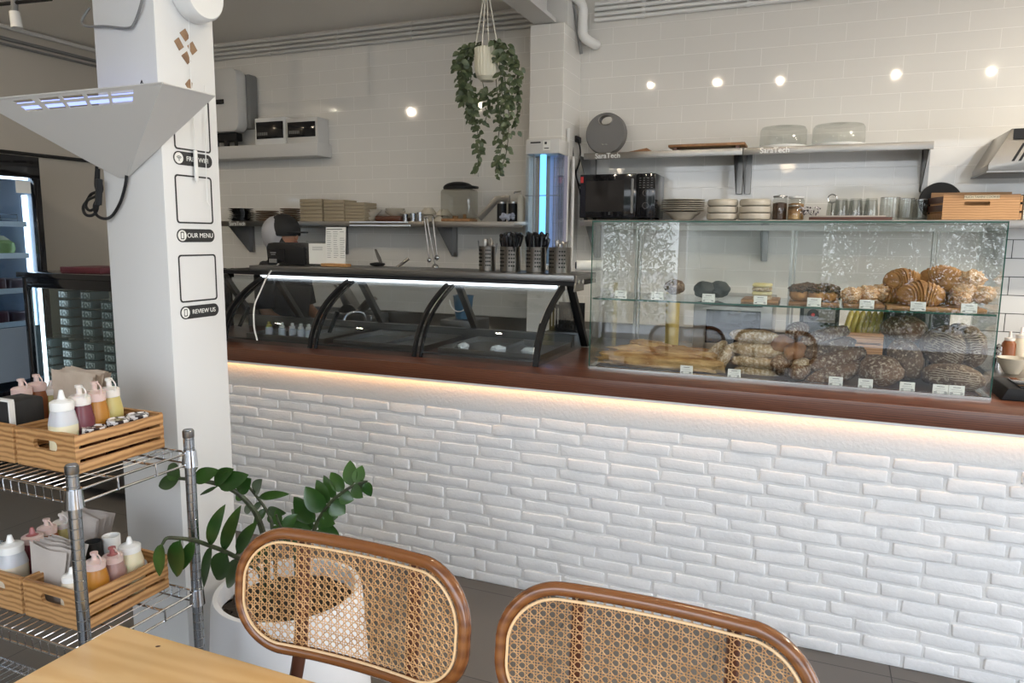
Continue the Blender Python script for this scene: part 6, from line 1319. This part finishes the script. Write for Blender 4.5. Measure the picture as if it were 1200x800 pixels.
# ================================================================ POTTED PLANT
pc = Vector((-1.353, 1.60, 0)); prm, pzr = .205, .535
t = thing('potted_plant', 'large glossy leaved plant in a tall white tapered pot behind the chair', 'potted plant', pc)
bm = nb(); lathe(bm, [(0, .002), (.236, .002), (.243, .012), (prm+.006, pzr-.02), (prm, pzr), (prm-.014, pzr), (prm-.02, pzr-.06), (0, pzr-.06)], pc, 64); obj('pot', bm, 'pot', t)
bm = nb(); blob(bm, pc+Vector((0, 0, pzr-.052)), (prm-.026, prm-.026, .012), amp=.3, fr=6, n=30); obj('soil', bm, 'soil', t)
z7 = lambda X, Y, y: A(170+X/2.9625, 530+Y/2.9625, y)
def stem(pts, ys, r0, r1, lvs, yof=0):
    P3 = [z7(p[0], p[1], y) for p, y in zip(pts, ys)]; P3 = [Vector((P3[0].x, P3[0].y, pzr-.05))]+P3 if P3[0].z > pzr-.04 else P3
    cv = curve(P3, 6); n = len(cv); bm = nb(); tube(bm, cv, [r0+(r1-r0)*i/(n-1) for i in range(n)], 9); st = obj('stem', bm, 'stem', t)
    for k, (bx, by, tx, ty, w) in enumerate(lvs):
        # depth of the nearest stem point
        bst = min(cv, key=lambda q: (q-z7(bx, by, q.y)).length); y = bst.y; base = z7(bx, by, y); tip = z7(tx, ty, y+R.uniform(-.03, .03)); d = tip-base; L = d.length
        ppm = F*2.9625/ (ray(170+bx/2.9625, 530+by/2.9625)*(y/ray(170+bx/2.9625, 530+by/2.9625).y)).length
        bm = nb(); nn = Vector((R.uniform(-.35, .35), -1, R.uniform(.1, .6))); leafm(bm, base, d, nn, L*1.02, w/ppm*1.25, fold=.28, curl=.08, n=9)
        tube(bm, [bst, base, base+d*.12], .0022, 5); bmesh.ops.solidify(bm, geom=[f for f in bm.faces if len(f.verts) == 4 and False] or [], thickness=.001) if False else None
        obj('leaf', bm, 'leaf', st, ang=80)
stem([(400, 420), (345, 380), (280, 345), (220, 322), (170, 305), (110, 297), (75, 298), (60, 318)], [1.56, 1.48, 1.40, 1.32, 1.25, 1.20, 1.185, 1.18], .0075, .0035,
     [(60, 316, 42, 432, 36), (122, 305, 100, 437, 54), (170, 308, 128, 405, 34), (222, 320, 264, 190, 40), (270, 340, 320, 193, 38), (232, 326, 190, 472, 34), (285, 347, 240, 446, 58), (335, 375, 272, 470, 52), (318, 350, 378, 245, 38), (345, 380, 420, 330, 30)])
stem([(420, 330), (412, 290), (395, 235), (370, 190), (320, 140), (260, 112), (200, 98), (150, 92), (118, 90)], [1.58, 1.57, 1.55, 1.53, 1.50, 1.47, 1.44, 1.42, 1.41], .010, .0045,
     [(122, 86, 76, 45, 44), (118, 92, 38, 118, 36), (150, 92, 178, 52, 22), (170, 95, 250, 62, 40), (240, 105, 300, 58, 42), (252, 112, 350, 80, 50), (322, 135, 365, 92, 44), (250, 118, 182, 150, 10), (340, 165, 318, 135, 26), (372, 190, 340, 205, 24)])
stem([(450, 330), (443, 280), (436, 230), (415, 190), (385, 150), (352, 110)], [1.62, 1.62, 1.62, 1.62, 1.61, 1.60], .0065, .0035,
     [(380, 140, 400, 96, 34), (395, 155, 492, 142, 24), (425, 200, 482, 212, 28), (430, 215, 455, 250, 24), (420, 195, 375, 250, 22), (405, 175, 372, 200, 18), (440, 260, 500, 300, 30)])
stem([(560, 345), (580, 290), (602, 235), (640, 178), (690, 135), (735, 110), (772, 100)], [1.66, 1.67, 1.68, 1.69, 1.70, 1.71, 1.715], .0085, .0032,
     [(717, 116, 709, 28, 42), (735, 110, 752, 45, 36), (768, 102, 782, 152, 34), (720, 118, 752, 155, 36), (765, 98, 735, 140, 30), (690, 134, 642, 70, 40), (665, 155, 615, 82, 40), (642, 175, 590, 97, 42), (622, 205, 555, 122, 56), (592, 240, 512, 158, 58), (675, 148, 722, 165, 40), (650, 172, 692, 212, 54), (622, 205, 668, 226, 48), (608, 222, 655, 248, 40), (600, 240, 672, 290, 36), (590, 262, 500, 200, 44), (580, 275, 462, 242, 34), (580, 285, 510, 295, 40), (585, 285, 640, 300, 40), (575, 300, 460, 290, 36)])
stem([(520, 340), (500, 300), (470, 255), (455, 215)], [1.56, 1.56, 1.55, 1.54], .005, .003, [(470, 255, 455, 195, 30), (480, 265, 525, 215, 34), (500, 300, 540, 262, 34)])
# ================================================================ TABLE
tb = thing('dining_table', 'pale oak dining table corner in the foreground', 'table', (-.75, .6, 0))
bm = nb(); box(bm, (-1.283, .20, .722), (-.10, .995, .75), bev=.004, seg=3); obj('tabletop', bm, 'tablewood', tb)
a = AZ(185, 757, .7502); bm = nb(); blob(bm, a, (.005, .0025, .0009), rot=(0, 0, .6), amp=.3, n=10); obj('wood_knot', bm, 'darkwood', tb)
for x in (-1.22, -.20):
    for y in (.27, .90): bm = nb(); box(bm, (x, y, 0), (x+.045, y+.045, .7215), bev=.004); obj('leg', bm, 'black', tb)
bm = nb(); box(bm, (-1.17, .28, .66), (-.205, .30, .7215)); box(bm, (-1.17, .92, .66), (-.205, .94, .7215)); obj('apron', bm, 'black', tb)
# ================================================================ CANE CHAIRS
def make_chair(loc, label):
    t = thing('cane_chair', label, 'chair', loc, 'cane backed chairs at the oak table')
    HW, HH, RC, KB, TL = .247, .114, .100, .42, .10     # half width, half height, corner radius, bend, back tilt
    BC = Vector((0, .0, .860))
    def bp(u, v, d=0):     # back surface: u across, v up; the ends curve towards the sitter (-y)
        return BC+Vector((u, -KB*u*u+v*TL+d, v))
    def loopf(hw, hh, rc, n=14):
        out = []
        for cx_, cz_, a0 in ((hw-rc, -hh+rc, -PI/2), (hw-rc, hh-rc, 0), (-hw+rc, hh-rc, PI/2), (-hw+rc, -hh+rc, PI)):
            for i in range(n): a = a0+i*PI/2/n; out.append((cx_+math.cos(a)*rc, cz_+math.sin(a)*rc))
        # densify straight runs
        res = []
        for i, p in enumerate(out):
            q = out[(i+1) % len(out)]; L = math.hypot(q[0]-p[0], q[1]-p[1]); m = max(1, int(L/.02))
            for k in range(m): res.append((p[0]+(q[0]-p[0])*k/m, p[1]+(q[1]-p[1])*k/m))
        return res
    bm = nb(); tube(bm, [bp(u, v) for u, v in loopf(HW, HH, RC)], .0122, 14, closed=True, flat=.95); obj('back_frame', bm, 'chairwood', t, world=False)
    bm = nb(); tube(bm, [bp(u, v, -.010) for u, v in loopf(HW-.0135, HH-.0135, RC-.0135)], .0026, 8, closed=True); obj('spline', bm, 'piping', t, world=False)
    hw, hh, rc = HW-.010, HH-.010, RC-.010
    def inside(u, v):
        au, av = abs(u)-(hw-rc), abs(v)-(hh-rc)
        if au > 0 and av > 0: return au*au+av*av < rc*rc
        return abs(u) < hw and abs(v) < hh
    def weave(ins, fn, ulim, vlim, p=.0155, thick=.00112):
        bm = nb()
        def strand(p0, d, L, dep, r):
            n = int(L/.006); run = []
            for i in range(n+1):
                u, v = p0[0]+d[0]*i*.006, p0[1]+d[1]*i*.006
                if ins(u, v): run.append(fn(u, v, dep))
                else:
                    if len(run) > 1: tube(bm, run, r, 4, cap=False, flat=.55)
                    run = []
            if len(run) > 1: tube(bm, run, r, 4, cap=False, flat=.55)
        k = -int(vlim/p)-1
        while k*p < vlim:
            for o_ in (-.15, .15): strand((-ulim, (k+o_)*p), (1, 0), 2*ulim, 0, thick)
            k += 1
        k = -int(ulim/p)-1
        while k*p < ulim:
            for o_ in (-.15, .15): strand(((k+o_)*p, -vlim), (0, 1), 2*vlim, -.0006, thick)
            k += 1
        s2 = math.sqrt(.5); K = int((ulim+vlim)/p)+2
        for k in range(-K, K):
            c_ = (k+.5)*p
            strand((-vlim+c_, -vlim), (s2, s2), 2*vlim/s2, -.0012, thick*1.15); strand((vlim+c_, -vlim), (-s2, s2), 2*vlim/s2, .0008, thick*1.15)
        return bm
    obj('cane_back', weave(inside, lambda u, v, d: bp(u, v, d-.003), hw, hh), 'cane', t, world=False, ang=80)
    # curved uprights (also the rear legs), behind the cane
    for s in (-1, 1):
        u = s*.125
        bm = nb(); P3 = [bp(u, HH-.006, .016), bp(u, 0, .017), bp(u, -HH, .016), Vector((s*.135, -.03, .62)), Vector((s*.16, -.055, .46)), Vector((s*.19, -.03, .22)), Vector((s*.205, .0, 0))]
        tube(bm, curve(P3, 5), .0165, 12, flat=.7); obj('rear_leg', bm, 'darkwood', t, world=False)
        bm = nb(); tube(bm, [(s*.18, -.44, .43), (s*.19, -.45, .2), (s*.195, -.455, 0)], [.017, .015, .012], 12); obj('front_leg', bm, 'chairwood', t, world=False)
    sl_ = [Vector((x, y-.255, .445)) for x, y in loopf(.215, .20, .11)]
    bm = nb(); tube(bm, sl_, .019, 12, closed=True, flat=.8); obj('seat_frame', bm, 'chairwood', t, world=False)
    def ins2(u, v):
        au, av = abs(u)-.105, abs(v)-.09
        if au > 0 and av > 0: return au*au+av*av < .11**2
        return abs(u) < .213 and abs(v) < .198
    obj('cane_seat', weave(ins2, lambda u, v, d: Vector((u, v-.255, .452+d)), .215, .2, p=.0160, thick=.001), 'cane', t, world=False, ang=80)
    bm = nb(); tube(bm, [(-.185, -.03, .25), (.185, -.03, .25)], .009, 10); tube(bm, [(-.185, -.03, .25), (-.188, -.45, .24)], .009, 10); tube(bm, [(.185, -.03, .25), (.188, -.45, .24)], .009, 10); obj('stretcher', bm, 'chairwood', t, world=False)
    return t
ch1 = make_chair((-.766, 1.085, 0), 'cane backed bentwood chair standing in front of the white plant pot')
ch2 = dup(ch1, (-.203, 1.085, 0), 'cane backed bentwood chair at the lower right, cut by the bottom edge')
# ================================================================ OUTSIDE (seen mirrored in the glass)
bm = nb(); box(bm, (-30, -30, -.12), (30, -5.8, -.06)); box(bm, (3.6, -5.8, -.12), (30, 12, -.06)); struct('street_ground', bm, 'ground')
def bush(x, y, h, r, n, seed, label):
    rr = random.Random(seed); t = thing('street_tree', label, 'tree', (x, y, -.06), 'trees reflected in the glass'); bm = nb()
    tube(bm, [(x, y, -.06), (x+.05, y, h*.4), (x, y, h*.8)], [.07, .05, .03], 8)
    for k in range(14): a = rr.uniform(0, 2*PI); tube(bm, [(x, y, h*rr.uniform(.15, .7)), (x+math.cos(a)*r*.5, y+math.sin(a)*r*.5, h*rr.uniform(.4, .9)), (x+math.cos(a)*r, y+math.sin(a)*r, h*rr.uniform(.4, 1.1))], [.02, .012, .004], 5)
    obj('trunk', bm, 'trunk', t); bm = nb()
    for k in range(n):
        a = rr.uniform(0, 2*PI); q = r*rr.random()**.5; z = rr.uniform(.02, 1)*h; q *= (1-.5*abs(z/h-.45)); base = Vector((x+math.cos(a)*q, y+math.sin(a)*q, z))
        leafm(bm, base, Vector((rr.uniform(-1, 1), rr.uniform(-1, 1), rr.uniform(-1, .3))), Vector((rr.uniform(-1, 1), rr.uniform(-1, 1), 1)), rr.uniform(.05, .10), .045, n=2)
    o = obj('foliage', bm, 'leaf', t, smooth=False); o['kind'] = 'stuff'

for x, y, h, r, n, sd, lb in ((-3.25, -8.0, 2.5, .85, 5200, 1, 'sparse street tree mirrored at the left of the bread case glass'), (.75, -8.2, 2.7, .8, 8500, 3, 'rounded street tree mirrored right of the middle of the bread case'), (1.75, -8.6, 2.6, .8, 8500, 4, 'speckled street tree mirrored at the right of the bread case'), (3.0, -8.3, 2.6, .8, 7000, 5, 'street tree mirrored at the far right end of the bread case')):
    bush(x, y, h, r, n, sd, lb)
bm = nb(); box(bm, (-2.75, -11.2, -.06), (.15, -11, 2.6)); tag(obj('reflection_backdrop', bm, P('backdrop_grey_green', (.16, .18, .15), .9, col2=(.24, .25, .21), nscale=3)), 'grey green wall added to darken the middle of the glass reflection', 'wall')  # backdrop added outside so the mirrored middle stays dim
